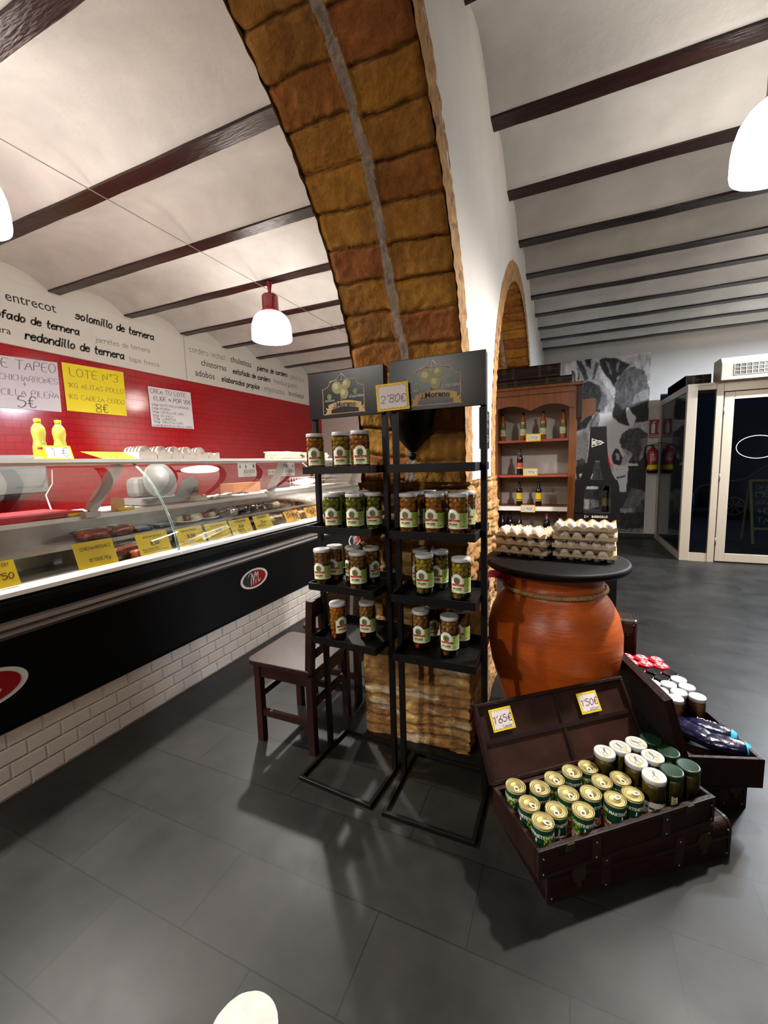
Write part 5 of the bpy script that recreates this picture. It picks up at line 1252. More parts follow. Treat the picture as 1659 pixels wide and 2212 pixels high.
for (kd, X, Y), (a, b) in zip(IT, L):
    a = min(max(a, .05), .79); b = min(max(b, .053), .236); p = O2 + l2 * a - f2 * b; cnt[kd] = cnt.get(kd, 0) + 1; k = cnt[kd] - 1
    if kd == 'tan': put_con('tan', .036, .16, (p.x, p.y, .2005), 0, f"tan jar with white lid in the right trunk, {('left in the third row', 'middle in the third row', 'right in the back row', 'left in the second row', 'middle in the second row', 'right in the second row', 'front left', 'front right')[k]}", 'tan jars in the right trunk')
    elif kd == 'dark': put_con('dark', .036, .155, (p.x, p.y, .2005), 0, f"preserve jar with black lid in the right trunk, {('back left', 'back middle', 'back right', 'front left', 'front right')[k]} of the five", 'black lidded jars in the right trunk')
    else:
        lab = f"tin with bright red printed lid in the right trunk, {('back left', 'back middle', 'back right', 'front left', 'front middle', 'front right')[k]} of six"
        if RC is None:
            RC = thing('red_lidded_tin', lab, 'tin', (p.x, p.y, .2005), 0, 'red lidded tins in the right trunk')
            MB().lathe([(0, 0), (.035, 0), (.036, .005), (.036, .15), (.033, .152)], 26).build('body', mat('red_tin', '#8e1420', .35), RC, world=False)
            mb = MB(); rr = [.0, .009, .018, .024, .03, .0375]; zz = [.168, .1675, .167, .166, .164, .158]
            def rc(u, v):
                w = abs(nz(u * 14, v * 6, 2)); return C('#e8e2dc') if (.15 < v < .62 and w > .22) else C('#2c2a50') if (.15 < v < .5 and w < .05) else C('#c4152a')
            def rp_(u, v):
                q = v * 5; i = min(4, int(q)); f = q - i; r_ = rr[i] * (1 - f) + rr[i + 1] * f; z_ = zz[i] * (1 - f) + zz[i + 1] * f; return (r_ * math.cos(2 * math.pi * u), r_ * math.sin(2 * math.pi * u), z_)
            mb.grid(28, 12, rp_, colf=rc); mb.lathe([(.0375, .158), (.0375, .148)], 28, col=C('#c4152a')); mb.build('lid', M_redcap, RC, world=False, fixn=False)
        else: dup(RC, (p.x, p.y, .2005), rnd.uniform(0, 6), lab)
# navy bags
M_navy = mat('navy_film', '#0b0a2c', .2, coat=.5, bump=.35, bscale=30); M_cyan = mat('cyan_print', '#28a4c8', .3, bump=.2, bscale=30)
def bag(c, ax, L_, R_, roll, lab, k):
    ax = Vector(ax).normalized(); s = Vector((0, 0, 1)).cross(ax).normalized(); up = ax.cross(s); c = Vector(c)
    t = thing('navy_bag', lab, 'bag', tuple(c), 0, 'navy bags in the right trunk')
    def P(u, v, e=0):
        x = (v - .5) * 2; r = max(.02, (1 - abs(x) ** 3.2)) ** .5; a = 2 * math.pi * u; w = 1 + .07 * nz(math.cos(a) * 2 + k, math.sin(a) * 2, x * 3 + k)
        return c + ax * (x * L_ / 2) + s * (math.cos(a) * R_ * (r * .9 + .1) * w) + up * (math.sin(a) * R_ * .62 * r * w)
    b = MB().grid(28, 24, P).build('film', M_navy, t)
    MB().grid(28, 5, lambda u, v: c + (P(u, .86 + .1 * v) - c) * 1.012).build('cyan_end', M_cyan, t, label='cyan printed end')
    if k % 2:
        mb = MB(); hand(mb, 'Dulz', lambda x, y, w=0: c + ax * (x - .05) + (s * math.cos(1.2 - y / R_) * R_ + up * math.sin(1.2 - y / R_) * R_ * .62) * 1.04, 0, -.01, width=.07, thick=.1); mb.build('lettering', M_offw, t, fixn=False)
def bp_(X, Y, z): return atz(*z2(X, Y), z)
bag(bp_(870, 1270, .262), f2 * .5 - l2 * .85, .24, .055, 0, 'glossy navy bag with cyan end lying left in the right trunk', 0)
bag(bp_(1080, 1270, .275), f2 * .75 - l2 * .55, .2, .05, 0, 'glossy navy bag with white lettering behind in the right trunk', 1)
bag(bp_(1210, 1410, .262), f2 * .85 - l2 * .35, .2, .05, 0, 'glossy navy bag at the front edge of the right trunk', 2)

# ---------------------------------------------------------------- shelf cabinet with bottles
CY = 5.45; CX0, CX1 = -.88, .10
cb = thing('shelf_cabinet', 'brown wooden shelf cabinet with a scalloped top under the far arch', 'cabinet', ((CX0 + CX1) / 2, CY + .2, 0))
for x0, x1 in ((CX0, CX0 + .075), (CX1 - .085, CX1)): MB().box(x0, x1, CY, CY + .4, 0, 2.36).build('side_panel', M_cwood, cb, bevel=.004)
MB().box(CX0 + .07, CX1 - .08, CY + .38, CY + .4, 0, 2.36).build('back_panel', mat('cabinet_back', '#b3aca4', .7, var=.1, vscale=5), cb)
MB().box(CX0 - .02, CX1 + .06, CY - .04, CY + .42, 2.36, 2.40).build('cornice', M_cwood, cb, bevel=.008)
MB().box(CX1 - .005, CX1 + .05, CY - .03, CY + .36, 1.98, 2.36).build('corner_post', M_dwood, cb, bevel=.008)
n = 36; bot = []
for i in range(n + 1):
    u = i / n; x = CX0 + (CX1 - .03 - CX0) * u; bot.append((x, 2.10 + .075 * abs(math.sin(math.pi * (u * 2.0 + .02))) ** .8))
mb = MB(); P = bot + [(CX1 - .03, 2.37), (CX0, 2.37)]
mb.add([(x, CY - .022, z) for x, z in bot] + [(x, CY - .022, 2.37) for x, z in bot] + [(x, CY, z) for x, z in bot] + [(x, CY, 2.37) for x, z in bot], [f for i in range(n) for f in ((i, i + 1, n + 2 + i, n + 1 + i), (2 * n + 2 + i, 3 * n + 3 + i, 3 * n + 4 + i, 2 * n + 3 + i), (i, 2 * n + 2 + i, 2 * n + 3 + i, i + 1))])
mb.build('valance', M_cwood, cb)
MB().box(CX0, CX1 - .03, CY - .026, CY - .02, 2.29, 2.298).build('moulding', M_dwood, cb)
SH = [1.765, 1.335, .94, .5]
for i, z in enumerate(SH):
    s = MB().box(CX0 + .075, CX1 - .085, CY + .03, CY + .38, z - .025, z).build('shelf', M_cwood, cb)
    MB().box(CX0 + .075, CX1 - .085, CY + .022, CY + .032, z - (.03 if i != 2 else .055), z - .001).build('shelf_edge', (mat('shelf_edge_red', '#8e3f30', .45), mat('shelf_edge_red2', '#a8483a', .45), M_white, M_cwood)[i], s)
# carved wing bracket on the right
mb = MB(); P = [(0, 0), (.06, .01), (.1, .05), (.15, .075), (.2, .08), (.21, .11), (.21, .27), (.195, .285), (0, .27)]
mb.prism(P, lambda u, v, w: Vector((CX1 + u, CY + .33 + w, 1.96 + v)), .03); mb.build('wing_bracket', mat('bracket_wood', '#9a6242', .45, var=.2, vscale=6), cb)
def lath_bottle(name, lab, P, prof, m, capm, capz, labels, group, cat='bottle'):
    t = thing(name, lab, cat, P, 0, group)
    MB().lathe(prof, 22).build('body', m, t, world=False)
    MB().lathe(capz, 16).build('cap', capm, t, world=False)
    for (r, z0, z1, lm) in labels: MB().lathe([(r, z0), (r, z1)], 22).build('label', lm, t, world=False, label=None)
    return t
M_amber = mat('amber_vinegar', '#8a4a14', .12, coat=.5, var=.2, vscale=9); M_wine = mat('dark_bottle', '#0c0a0a', .12, coat=.5)
M_wlabel = mat('vinegar_label', '#c9c4b4', .6, var=.35, vscale=30, col2='#7a8548'); M_ylabel = mat('wine_label', '#d8b81a', .6, var=.2, vscale=30)
vin = [(0, 0), (.036, 0), (.038, .012), (.038, .19), (.034, .215), (.02, .25), (.0145, .27), (.0145, .3), (0, .3)]
wine = [(0, 0), (.036, 0), (.0375, .01), (.0375, .185), (.033, .21), (.018, .23), (.0145, .245), (.0145, .295), (0, .295)]
vp = None
for i, x in enumerate((1078, 1130, 1173, 1216)):
    p = aty(x, 948, CY + .14); lab = f'amber vinegar bottle on the top cabinet shelf, {ORD[i]} from the left'
    P = (min(max(p.x, CX0 + .12), CX1 - .126), CY + .14, SH[0] + .0005)
    if vp is None: vp = lath_bottle('vinegar_bottle', lab, P, [(r, z * 1.08) for r, z in vin], M_amber, M_wine, [(.0165, .315), (.0165, .34), (0, .342)], [(.0388, .06, .14, M_wlabel), (.0388, .14, .19, mat('vinegar_green', '#4c5a22', .6))], 'vinegar bottles on the cabinet top shelf')
    else: dup(vp, P, 0, lab)
p = aty(1123, 1030, CY + .12)
lath_bottle('vinegar_bottle', 'dark bottle with orange label alone on the second cabinet shelf', (p.x, CY + .12, SH[1] + .0005), vin, mat('dark_vinegar', '#1c0c0a', .12, coat=.5), M_wine, [(.0165, .295), (.0165, .32), (0, .322)], [(.0388, .09, .15, mat('orange_label', '#d0501c', .6, var=.15, vscale=20)), (.039, .075, .095, M_wlabel)], None)
wp = None
for i, x in enumerate((1122, 1163)):
    p = aty(x, 1092, CY + .12); lab = f"dark wine bottle with yellow label on the third cabinet shelf, {('left', 'right')[i]} one"; P = (p.x, CY + .12, SH[2] + .0005)
    if wp is None: wp = lath_bottle('wine_bottle', lab, P, wine, M_wine, M_blackp, [(.016, .255), (.016, .3), (0, .302)], [(.0382, .08, .165, M_ylabel), (.0383, .06, .07, M_ylabel)], 'wine bottles on the third shelf')
    else: dup(wp, P, 0, lab)
lp = None
for i, x in enumerate((1083, 1097, 1122, 1181, 1206)):
    p = aty(x, 1110, CY + .14); lab = f'dark bottle on the cabinet shelf behind the eggs, {ORD[i]} from the left'; P = (min(max(p.x, CX0 + .12 + .0), CX1 - .13), CY + .14, SH[3] + .0005)
    if i == 1: P = (P[0] + .02, CY + .22, P[2])
    if lp is None: lp = lath_bottle('wine_bottle', lab, P, [(r, z * 1.1) for r, z in wine], M_wine, mat('maroon_foil', '#4c1a20', .4), [(.0162, .27), (.0162, .33), (0, .332)], [(.0382, .08, .15, M_wlabel)], 'bottles on the lowest cabinet shelf')
    elif i == 3: lath_bottle('sparkling_bottle', 'sparkling wine bottle with pink foil neck on the lowest visible cabinet shelf', P, [(r * 1.1, z * 1.14) for r, z in wine], M_wine, mat('pink_foil', '#b06a70', .4), [(.0175, .26), (.018, .34), (0, .345)], [(.03, .232, .248, M_ylabel)], None)
    else: dup(lp, P, 0, lab)
for i, (x, z, tx, cell) in enumerate(((1150, 945, "2'95€", 0), (1144, 1019, "2'95€", 1), (1139, 1097, "2'90€", 2))):
    T = frameT(aty(x - 14, z + 9, CY + .016), (1, 0, 0), (0, 0, 1)); 
    zigtag(f"small yellow-edged price tag reading {tx} on the {('top', 'second', 'third')[i]} cabinet shelf", T, .17, .09, [(tx, .14, .8, .3, .1, 0)], M_ink, 'price tags on the cabinet shelves', cell=.016, bd=.008)
closed_trunk((CX0 + .02, CY - .02, 0), (1, .0, 0), .9, .36, .09, 'flat dark suitcase lying on the cabinet, lower of two', 'suitcases on top of the cabinet', 2.4005, 'suitcase')
closed_trunk((CX0 + .03, CY + .0, 0), (1, .02, 0), .76, .32, .15, 'dark suitcase lying on the cabinet, upper of two', 'suitcases on top of the cabinet', 2.492, 'suitcase')

# ---------------------------------------------------------------- bottle-shaped display stand
DY = 4.6
ds = thing('display_stand', 'black bottle-shaped cardboard display stand beside the cabinet', 'display stand', (.27, DY + .15, 0))
dz = lambda X, Y: (lambda p: (p.x, p.z))(aty(1030 + .2532 * X, 760 + .2532 * Y, DY))
def slab(pts, y, d, nm, m, lab=None):
    mb = MB(); mb.prism(pts, lambda u, v, w: Vector((u, y + w, v)), d); return mb.build(nm, m, ds, label=lab)
M_card = mat('black_card', '#070606', .55, spec=.2)
bx0, bx1 = dz(828, 1420)[0], dz(1216, 1420)[0]
slab([dz(945, 930), dz(960, 800), dz(970, 640), dz(1108, 635), dz(1112, 800), dz(1122, 930)], DY, .012, 'neck_front', M_card)
slab([dz(945, 930), dz(1010, 930), dz(985, 1040), dz(960, 1105), dz(845, 1145), dz(880, 1080), dz(920, 1010)], DY, .012, 'left_shoulder', M_card)
slab([dz(1050, 930), dz(1122, 930), dz(1150, 1030), dz(1195, 1110), dz(1215, 1145), dz(1085, 1110), dz(1065, 1040)], DY, .012, 'right_shoulder', M_card)
slab([dz(845, 1095), dz(1200, 1095), dz(1215, 1145), dz(838, 1145)], DY + .001, .2, 'upper_shelf', M_card)
slab([dz(838, 1144), dz(915, 1144), dz(910, 1380), dz(828, 1380)], DY, .012, 'left_upright', M_card)
slab([dz(1140, 1144), dz(1215, 1144), dz(1221, 1250), dz(1221, 1380), dz(1140, 1380)], DY, .012, 'right_upright', M_card)
zb = dz(900, 1372)[1]
mb = MB(); mb.box(bx0, bx1, DY, DY + .3, 0, zb); base = mb.build('base_box', M_card, ds, bevel=.003)
sh_top = dz(900, 1100)[1]
T = frameT((0, DY - .0008, 0), (1, 0, 0), (0, 0, 1)); a = dz(980, 815); b = dz(1090, 775); c = dz(982, 738)
mb = MB(); q = [a, b, c]; g = (sum(p[0] for p in q) / 3, sum(p[1] for p in q) / 3)
ring(mb, q, [(g[0] + (x - g[0]) * .84, g[1] + (z - g[1]) * .84) for x, z in q], T)
x1 = dz(1015, 775)[0]; mb.flat([(x1 - .003, a[1] + .017), (x1 + .003, a[1] + .018), (x1 + .003, c[1] - .018), (x1 - .003, c[1] - .017)], lambda u, v, w=0: T(u, v, .0008))
lettering(mb, 'B', T, dz(990, 795)[0], dz(990, 790)[1], width=.022, bold=.02, sy=1.1); e = dz(1042, 775); ring(mb, ell(e[0], e[1], .032, .022), ell(e[0], e[1], .027, .018), T)
lettering(mb, '1821', T, e[0], e[1] - .007, width=.04, align='CENTER')
mb.build('emblem', M_offw, ds, fixn=False)
mb = MB(); p = dz(980, 1415); w_ = dz(1117, 1415)[0] - p[0]; lettering(mb, 'BARBADILLO', T, p[0], p[1], width=w_, bold=.02, sy=1.3)
q = [dz(918, 1418), dz(955, 1405), dz(918, 1393)]; g = (sum(p_[0] for p_ in q) / 3, sum(p_[1] for p_ in q) / 3); ring(mb, q, [(g[0] + (x - g[0]) * .7, g[1] + (z - g[1]) * .7) for x, z in q], T); mb.build('lettering', M_offw, base, fixn=False)
# wine bottle in the stand, red card
p = dz(1112, 1380)
lath_bottle('wine_bottle', 'dark wine bottle with gold neck standing in the bottle-shaped display stand', (p[0], DY + .14, zb + .0005), [(r * 1.15, z * 1.08) for r, z in wine], M_wine, M_gold, [(.018, .25), (.018, .325), (0, .327)], [(.0436, .06, .14, mat('dark_gold_label', '#3a3418', .5))], None)
mb = MB(); mb.prism([dz(1085, 1085), dz(1155, 1085), dz(1148, 960), dz(1125, 880), dz(1112, 840), dz(1104, 900), dz(1100, 1000)], lambda u, v, w: Vector((u, DY + .06 + w, v)), .03); o = mb.build('red_card', mat('red_gloss_card', '#b01420', .25)); tag(o, 'red bottle-shaped card standing on the upper shelf of the display stand', 'card')

# ---------------------------------------------------------------- photo mural on the back wall (plain grey scene)
MX0, MX1, MZ0, MZ1 = -.33, 1.35, .08, 3.37
MUR = [  # (grey, polygon in picture units)
 (.62, [(100, 60), (680, 20), (640, 1260), (100, 1260)]), (.7, [(100, 95), (160, 75), (215, 230), (165, 300), (100, 200)]), (.3, [(140, 140), (165, 150), (172, 260), (160, 300)]),
 (.56, [(160, 75), (290, 70), (370, 170), (430, 280), (430, 420), (380, 420), (330, 250), (270, 215), (200, 230)]), (.24, [(165, 75), (208, 75), (248, 190), (230, 215)]), (.15, [(225, 65), (272, 65), (265, 130), (240, 110)]),
 (.3, [(300, 80), (322, 95), (292, 195), (275, 205)]), (.3, [(180, 120), (195, 180), (178, 235)]), (.68, [(322, 100), (370, 170), (430, 280), (425, 330), (380, 260), (325, 200)]),
 (.2, [(160, 310), (180, 240), (250, 213), (320, 240), (345, 300), (330, 420), (200, 420)]), (.4, [(320, 240), (370, 310), (378, 370), (345, 420), (310, 400), (340, 310)]),
 (.52, [(500, 60), (668, 25), (660, 210), (560, 118), (500, 130)]), (.12, [(320, 80), (360, 55), (440, 60), (525, 100), (480, 150), (440, 190), (432, 262), (390, 200), (340, 130)]), (.42, [(365, 80), (385, 75), (410, 160), (400, 175)]), (.4, [(440, 75), (460, 80), (450, 150), (435, 150)]),
 (.3, [(435, 250), (445, 200), (480, 140), (560, 113), (630, 150), (660, 260), (655, 345), (560, 385), (480, 405), (430, 345)]), (.42, [(560, 300), (655, 250), (655, 330), (540, 370)]),
 (.1, [(430, 345), (480, 402), (560, 382), (655, 345), (650, 475), (560, 490), (530, 515), (480, 502), (405, 445)]), (.9, [(500, 400), (520, 386), (568, 460), (545, 517), (528, 515), (505, 450)]),
 (.84, [(325, 432), (405, 418), (416, 466), (530, 520), (480, 560), (458, 600), (482, 700), (460, 772), (390, 765), (370, 700), (320, 700), (240, 720), (250, 560), (320, 500)]), (.5, [(310, 410), (332, 440), (320, 512), (280, 520), (235, 562), (222, 540), (260, 470)]), (.28, [(300, 425), (312, 430), (270, 515), (255, 520)]),
 (.12, [(170, 430), (290, 420), (240, 520), (170, 550)]), (.55, [(168, 560), (240, 520), (257, 560), (247, 745), (215, 762), (168, 792)]), (.26, [(168, 742), (215, 728), (232, 770), (200, 792), (168, 786)]), (.1, [(168, 790), (242, 758), (226, 832), (202, 882), (168, 882)]), (.85, [(185, 830), (206, 827), (213, 852), (190, 857)]),
 (.85, [(415, 768), (515, 778), (508, 955), (455, 952), (440, 880), (408, 860)]), (.2, [(440, 850), (500, 840), (495, 852), (440, 866)]), (.25, [(430, 800), (455, 796), (450, 806)]), (.12, [(408, 705), (430, 658), (456, 670), (477, 730), (465, 772), (418, 772)]), (.62, [(430, 690), (450, 692), (456, 742), (436, 742)]),
 (.62, [(540, 520), (652, 522), (652, 580), (600, 535)]), (.24, [(458, 600), (476, 560), (530, 528), (600, 530), (652, 565), (648, 655), (600, 682), (592, 742), (555, 767), (528, 740), (546, 700), (520, 680), (468, 652)]), (.5, [(468, 652), (520, 680), (537, 716), (500, 702), (480, 668)]), (.4, [(600, 600), (650, 590), (648, 700), (612, 730)]),
 (.1, [(528, 742), (592, 745), (642, 690), (640, 965), (560, 962), (502, 957), (514, 780)]), (.74, [(478, 764), (572, 758), (584, 774), (520, 782)]), (.2, [(455, 950), (560, 955), (470, 1064), (455, 1064)]),
 (.34, [(540, 925), (605, 932), (634, 960), (622, 1045), (545, 1105), (475, 1062), (505, 1000)]), (.22, [(600, 1010), (632, 1000), (630, 1090), (560, 1095)]), (.5, [(455, 1064), (545, 1060), (540, 1090), (455, 1094)]), (.14, [(455, 1092), (632, 1086), (632, 1200), (455, 1200)]), (.36, [(455, 1200), (632, 1190), (632, 1250), (455, 1250)]),
 (.16, [(215, 905), (440, 905), (440, 1090), (215, 1090)]), (.85, [(240, 914), (322, 914), (316, 932), (240, 933)]), (.6, [(218, 998), (262, 1000), (256, 1072), (218, 1066)]), (.42, [(268, 1000), (322, 1010), (322, 1052), (264, 1062)]), (.28, [(250, 750), (352, 750), (352, 890), (250, 890)]), (.85, [(258, 828), (282, 830), (270, 868)])]
MW, MH = 130, 250
POLY = []
for g, P in MUR:
    Q = [(lambda q: ((q.x - MX0) / (MX1 - MX0), (q.z - MZ0) / (MZ1 - MZ0)))(aty(1190 + x / 3.0957, 755 + y / 3.0957, YB)) for x, y in P]
    POLY.append((g, Q, min(q[0] for q in Q), max(q[0] for q in Q), min(q[1] for q in Q), max(q[1] for q in Q)))
GR = []
for b_ in range(MH):
    row = []
    for a_ in range(MW):
        u = (a_ + .5) / MW; v = (b_ + .5) / MH; g = .6
        wu = u + .010 * nz(u * 14, v * 26, 1) + .006 * nz(u * 40, v * 70, 2); wv = v + .006 * nz(u * 14, v * 26, 9)
        for gg, Q, q0, q1, q2, q3 in POLY:
            if q0 <= wu <= q1 and q2 <= wv <= q3 and inpoly(wu, wv, Q): g = gg
        row.append(g)
    GR.append(row)
def murcol(u, v):
    a_ = min(MW - 1, int(u * MW)); b_ = min(MH - 1, int(v * MH)); t = 0; k = 0
    for da, db, w in ((0, 0, 2), (1, 0, 1), (-1, 0, 1), (0, 1, 1), (0, -1, 1)):
        x, y = a_ + da, b_ + db
        if 0 <= x < MW and 0 <= y < MH: t += GR[y][x] * w; k += w
    g = t / k; g += .09 * nz(u * 22 + v * 9, v * 20 - u * 14, 3) + .08 * nz(u * 60, v * 70, 5)
    g = max(.09, min(1.0, g * 1.42 - .05))
    return C('#%02x%02x%02x' % (int(g * 255), int(g * 246), int(g * 243)))
mb = MB(); mb.grid(MW, MH, lambda u, v: (MX0 + (MX1 - MX0) * u, YB - .004, MZ0 + (MZ1 - MZ0) * v), smooth=False, colf=murcol)
mb.box(MX0, MX1, YB - .0035, YB - .0005, MZ0, MZ1, col=C('#b0aaa6'))
tag(mb.build('wall_mural', mat('mural_print', rough=.42, attr=True), fixn=False), 'tall black and white photo mural of farm people on the back wall', 'mural')

# ---------------------------------------------------------------- fire extinguisher and sign
p = aty(1407, 1022, YB - .11); fe = thing('fire_extinguisher', 'red fire extinguisher with yellow band hanging on the back wall', 'fire extinguisher', (p.x + .01, YB - .1, p.z))
k = 1.06
MB().lathe([(0, 0), (.065, 0), (.08, .015), (.082, .03), (.082, .37), (.07, .42), (.035, .45), (.03, .47), (0, .47)], 28).build('cylinder', mat('extinguisher_red', '#a3121e', .25, coat=.4), fe, world=False)
MB().lathe([(.083, .07), (.083, .15)], 28).build('yellow_band', M_yellow, fe, world=False, label='yellow band')
MB().lathe([(.066, -.004), (.0835, .012), (.0835, .05)], 28).build('foot_ring', M_blackp, fe, world=False)
mb = MB()
for i, z in enumerate((.22, .245, .27, .3, .33)): mb.add([(.0835 * math.sin(a), -.0835 * math.cos(a), z + d) for d in (0, .008 + .006 * (i == 1)) for a in [-.6 + j * .15 for j in range(9)]], [(j, j + 1, 10 + j, 9 + j) for j in range(8)])
mb.build('label_print', M_offw, fe, world=False, fixn=False)
mb = MB(); mb.tube([(0, 0, .47), (0, 0, .5)], .018, 10); mb.bar((-.03, 0, .515), (.13, -.01, .545), .016, .012); mb.bar((-.02, 0, .49), (.11, -.01, .5), .014, .01); mb.build('valve_handle', M_blackp, fe, world=False)
MB().tube([(-.01, -.02, .5), (-.08, -.03, .5), (-.125, -.03, .46), (-.125, -.02, .36), (-.1, -.02, .25), (-.092, -.02, .12)], .011, 8).build('hose', M_blackp, fe, world=False)
MB().box(-.03, .03, .06, .095, .3, .36).build('wall_bracket', M_blackp, fe, world=False)
a = aty(1403, 907, YB); b = aty(1432, 945, YB); es = thing('extinguisher_sign', 'red and white EXTINTOR sign on the wall above the extinguisher', 'sign', (a.x, YB, b.z)); w = b.x - a.x; h = a.z - b.z
T = frameT((a.x, YB - .006, b.z), (1, 0, 0), (0, 0, 1))
MB().prism([(0, 0), (w, 0), (w, h), (0, h)], lambda u, v, c: T(u, v, -c), .005).build('plate', mat('sign_red', '#8c1620', .4), es)
mb = MB(); mb.flat([(0, h * .165), (w, h * .165), (w, h * .18), (0, h * .18)], lambda u, v, c=0: T(u, v, .0006)); lettering(mb, 'EXTINTOR', T, w / 2, h * .04, width=w * .86, align='CENTER', bold=.03)
P = [(.16, .25), (.42, .25), (.42, .7), (.37, .77), (.21, .77), (.16, .7)]; mb.flat([(u * w, v * h) for u, v in P], lambda u, v, c=0: T(u, v, .0006)); mb.flat([(w * u, h * v) for u, v in ((.25, .77), (.33, .77), (.33, .83), (.46, .88), (.44, .92), (.25, .87))], lambda u, v, c=0: T(u, v, .0006))
for i in range(4):
    v0 = .3 + .13 * i; mb.flat([(w * u, h * v) for u, v in ((.56, v0), (.74, v0 + .06), (.88, v0 + .2), (.7, v0 + .12))], lambda u, v, c=0: T(u, v, .0006))
mb.build('pictogram', M_offw, es, fixn=False)

# ---------------------------------------------------------------- glazed entrance vestibule
M_frame = mat('cream_aluminium', '#a89a88', .35); VX, VY, VH = 1.52, 7.15, 2.46
vb = thing('glass_vestibule', 'glazed entrance vestibule with cream frames in the back right corner', 'vestibule', (VX, VY, 0))
MB().box(VX, VX + .12, VY, VY + .07, 0, VH).build('corner_post', M_frame, vb, bevel=.006)
MB().box(VX, VX + .05, YB - .09, YB - .002, 0, VH).build('wall_post', M_frame, vb, bevel=.004)
for z0, z1, nm in ((0, .09, 'bottom_rail'), (VH - .06, VH, 'top_rail')):
    MB().box(VX + .005, VX + .045, VY + .07, YB - .09, z0, z1).build(nm, M_frame, vb)
    MB().box(VX + .12, VX + .33, VY + .01, VY + .06, z0, z1 if z0 else .12).build(nm, M_frame, vb)
MB().box(VX + .33, VX + .41, VY, VY + .07, 0, VH).build('mullion', M_frame, vb, bevel=.004)
MB().box(VX + .41, 3.9, VY, VY + .07, VH - .1, VH).build('lintel', M_frame, vb, bevel=.004)
MB().box(VX + .022, VX + .03, VY + .07, YB - .09, .09, VH - .06).build('side_glass', M_pane, vb)
MB().box(VX + .12, VX + .33, VY + .03, VY + .038, .12, VH - .1).build('front_glass', M_pane, vb)
MB().box(VX + .41, 3.9, VY + .02, VY + .05, VH - .1, VH - .095).build('door_stop', M_frame, vb)
MB().box(VX, 3.9, VY, YB - .002, VH, VH + .03).build('roof', M_frame, vb)
MB().box(3.85, 3.9, VY + .07, YB, 0, VH).build('end_wall', M_plaster, vb)
dr = bpy.data.objects.new('door_1', None); COL.objects.link(dr); dr.location = (VX + .42, VY + .035, 0); dr['kind'] = 'structure'
DX0, DX1 = VX + .425, 3.05
mb = MB()
for x0, x1 in ((DX0, DX0 + .11), (DX1 - .11, DX1)): mb.box(x0, x1, VY + .012, VY + .058, .015, VH - .11)
for z0, z1 in ((.015, .13), (VH - .21, VH - .11)): mb.box(DX0 + .11, DX1 - .11, VY + .012, VY + .058, z0, z1)
mb.build('door_frame', M_frame, dr, bevel=.004)
MB().box(DX0 + .11, DX1 - .11, VY + .03, VY + .038, .13, VH - .21).build('door_glass', M_pane, dr)
mb = MB()
for z in (.3, 1.2, 2.1): mb.tube([(DX0 - .004, VY + .005, z - .05), (DX0 - .004, VY + .005, z + .05)], .009, 8)
mb.build('hinges', M_alu, dr)
e = aty(1637, 965, VY + .029); T = frameT((0, VY + .029, 0), (1, 0, 0), (0, 0, 1)); mb = MB(); ring(mb, ell(e.x, e.z, .235, .155, 48), ell(e.x, e.z, .227, .147, 48), T); mb.build('oval_sticker', mat('frost_print', '#aeb8bd', .5), dr, fixn=False, label='thin white oval on the glass')
mb = MB(); mb.box(DX1, 3.9, VY, VY + .07, 0, VH); struct('trim_2', mb, M_frame)
# air curtain over the door
ac = thing('air_curtain', 'cream air curtain unit with a grille over the glass door', 'air curtain', (2.6, VY + .05, VH + .031))
zb = VH + .032; P = [(0, 0), (.34, 0), (.34, .3), (.06, .3), (0, .22)]
mb = MB(); mb.prism([(VY - .1 + u, zb + v) for u, v in P], lambda u, v, w: Vector((1.86 + w, u, v)), 1.8); mb.build('housing', M_frame, ac, bevel=.006)
mb = MB(); y = VY - .101; mb.box(2.0, 3.6, y - .001, y + .002, zb + .06, zb + .2); g = mb.build('grille', mat('grille_dark', '#4a4036', .7), ac)
mb = MB()
for i in range(27): mb.box(2.0 + i * .0615 - .004, 2.0 + i * .0615 + .004, y - .005, y - .001, zb + .06, zb + .2)
for i in range(4): mb.box(2.0, 3.6, y - .005, y - .001, zb + .06 + i * .0467 - .003, zb + .06 + i * .0467 + .003)
mb.build('grille_bars', M_frame, g)
closed_trunk((VX + .04, VY + .32, 0), (1, 0, 0), .3, 1.2, .17, 'dark case lying on the vestibule roof left of the air curtain', None, VH + .031, 'suitcase')
# chalkboard in the entrance
q = atz(1622, 1175, 0); cbk = thing('chalkboard', 'A-frame chalkboard with pale wooden frame seen through the door glass', 'sign', (q.x + .3, q.y, 0))
th = .12; U = Vector((1, .05, 0)).normalized(); V = Vector((.0, .26, 1)).normalized(); T = frameT((q.x, q.y, 0), U, V)
M_pine = mat('pale_pine', '#a08a5c', .6)
mb = MB()
for u0, u1, v0, v1 in ((0, .035, 0, 1.1), (.62, .655, 0, 1.1), (.035, .62, 1.065, 1.1), (.035, .62, .24, .275)): mb.prism([(u0, v0), (u1, v0), (u1, v1), (u0, v1)], T, .02)
mb.build('frame', M_pine, cbk)
MB().prism([(.035, .275), (.62, .275), (.62, 1.065), (.035, 1.065)], lambda u, v, w: T(u, v, .006 - w), .006).build('slate', mat('chalk_slate', '#1c2a33', .8), cbk)
mb = MB()
for s, v in (('OFERTA', .93), ('MENU', .8), ('BOCADILLO', .68), ('4€', .52), ('TAPAS', .36)): hand(mb, s, lambda a, b, c=0: T(a, b, .008), .09, v, width=.4 if len(s) > 2 else .14, thick=.08)
mb.build('chalk_writing', mat('chalk', '#9fb2bd', .9), cbk, fixn=False)
mb = MB(); V2 = Vector((0, -.2, 1)).normalized(); T_ = frameT((q.x, q.y + .5, 0), U, V2)
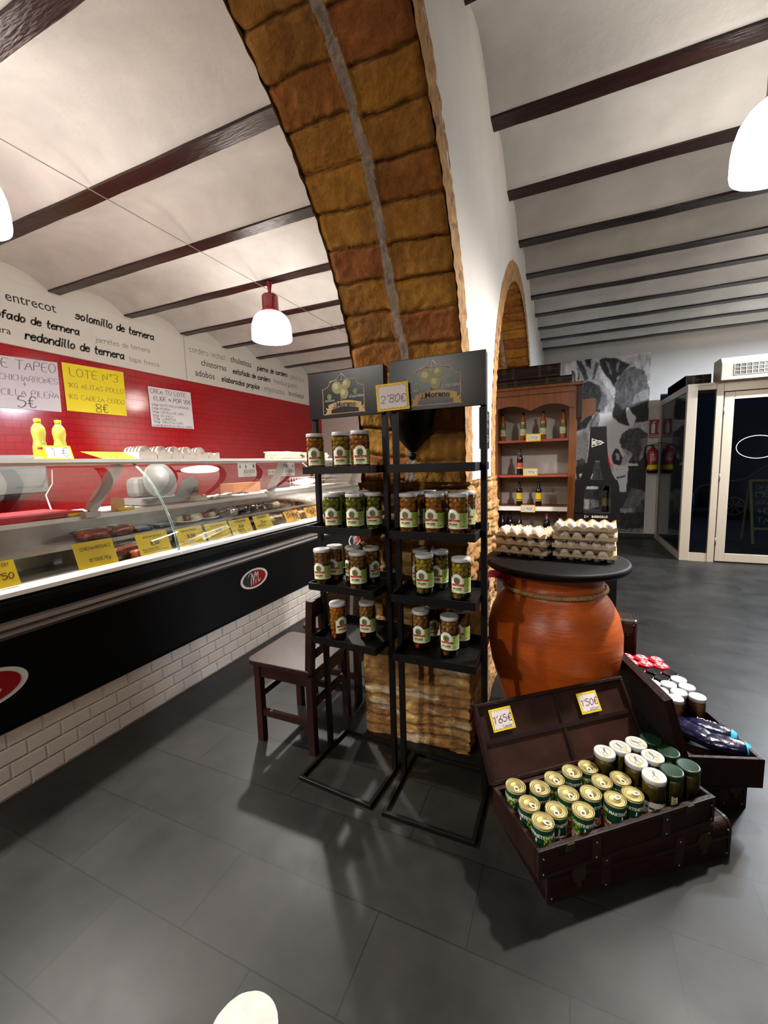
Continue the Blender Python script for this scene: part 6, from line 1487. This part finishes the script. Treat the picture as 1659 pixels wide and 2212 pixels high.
for u0 in (0, .62): mb.prism([(u0, 0), (u0 + .035, 0), (u0 + .035, 1.07), (u0, 1.07)], T_, .02)
mb.build('back_legs', M_pine, cbk)
# night street and the parked car
struct('floor_outside', MB().box(1.4, 9, YB, 22, -.1, -.005), mat('asphalt', '#2c2f34', .8, var=.2, vscale=12, bump=.0, bscale=80))
struct('wall_outside', MB().box(-2, 14, 21.5, 22, 0, 6), mat('night_facade', '#3a3d44', .8, var=.15, vscale=2))
cx = aty(1585, 1075, 12.0)
car = thing('parked_car', 'dark blue car parked in the street, seen through the door glass', 'car', (cx.x + 1.2, 12.9, 0))
x0 = cx.x - .75; mp = mat('car_paint', '#0f1628', .2, coat=.6); P = [(0, .25), (0, .6), (.08, .78), (.95, .95), (1.5, 1.38), (2.9, 1.42), (3.6, 1.0), (3.95, .9), (4.0, .4), (3.9, .25)]
mb = MB(); mb.prism([(x0 + u, v) for u, v in P], lambda u, v, w: Vector((u, 12.0 + w, v)), 1.7); mb.build('body', mp, car, bevel=.06)
mb = MB(); mb.prism([(x0 + u, v) for u, v in ((1.15, .98), (1.6, 1.33), (2.8, 1.36), (3.35, 1.0))], lambda u, v, w: Vector((u, 11.99 + w, v)), .015); mb.build('side_window', mat('car_glass', '#05070a', .08), car)
MB().box(x0 + 1.2, x0 + 3.0, 11.97, 12.0, .3, .36).build('sill_trim', M_alu, car)
for xx in (.75, 3.2):
    M = Matrix.Rotation(math.pi / 2, 4, 'X'); w_ = MB().lathe([(0, -.1), (.2, -.1), (.3, -.1), (.31, -.06), (.31, .1), (0, .1)], 28, (x0 + xx, 12.06, .31), M=M).build('wheel', M_blackp, car)
    mb = MB(); mb.lathe([(.19, .112), (.21, .118), (.22, .11), (.2, .1)], 28, (x0 + xx, 12.06, .31), M=M)
    for i in range(7): a = 2 * math.pi * i / 7; mb.bar((x0 + xx, 11.95, .31), (x0 + xx + .2 * math.cos(a), 11.95, .31 + .2 * math.sin(a)), .03, .012, up=(0, 1, 0))
    mb.build('rim', M_steel, w_)

# ---------------------------------------------------------------- worn white sticker on the floor
mb = MB(); T = frameT((-.775, .705, .0012), (1, .05, 0), (-.05, 1, 0)); P = []
for i in range(60):
    a = 2 * math.pi * i / 60; r = .098 * (1 + .012 * nz(math.cos(a) * 6, math.sin(a) * 6)); P.append((r * math.cos(a) * .95, r * math.sin(a) * .98))
mb.prism(P, T, .0006)
tag(mb.build('floor_sticker', mat('worn_white_vinyl', '#aeaca5', .55, var=.12, vscale=30)), 'worn round white sticker on the slate floor at the bottom edge of the photo', 'sticker')
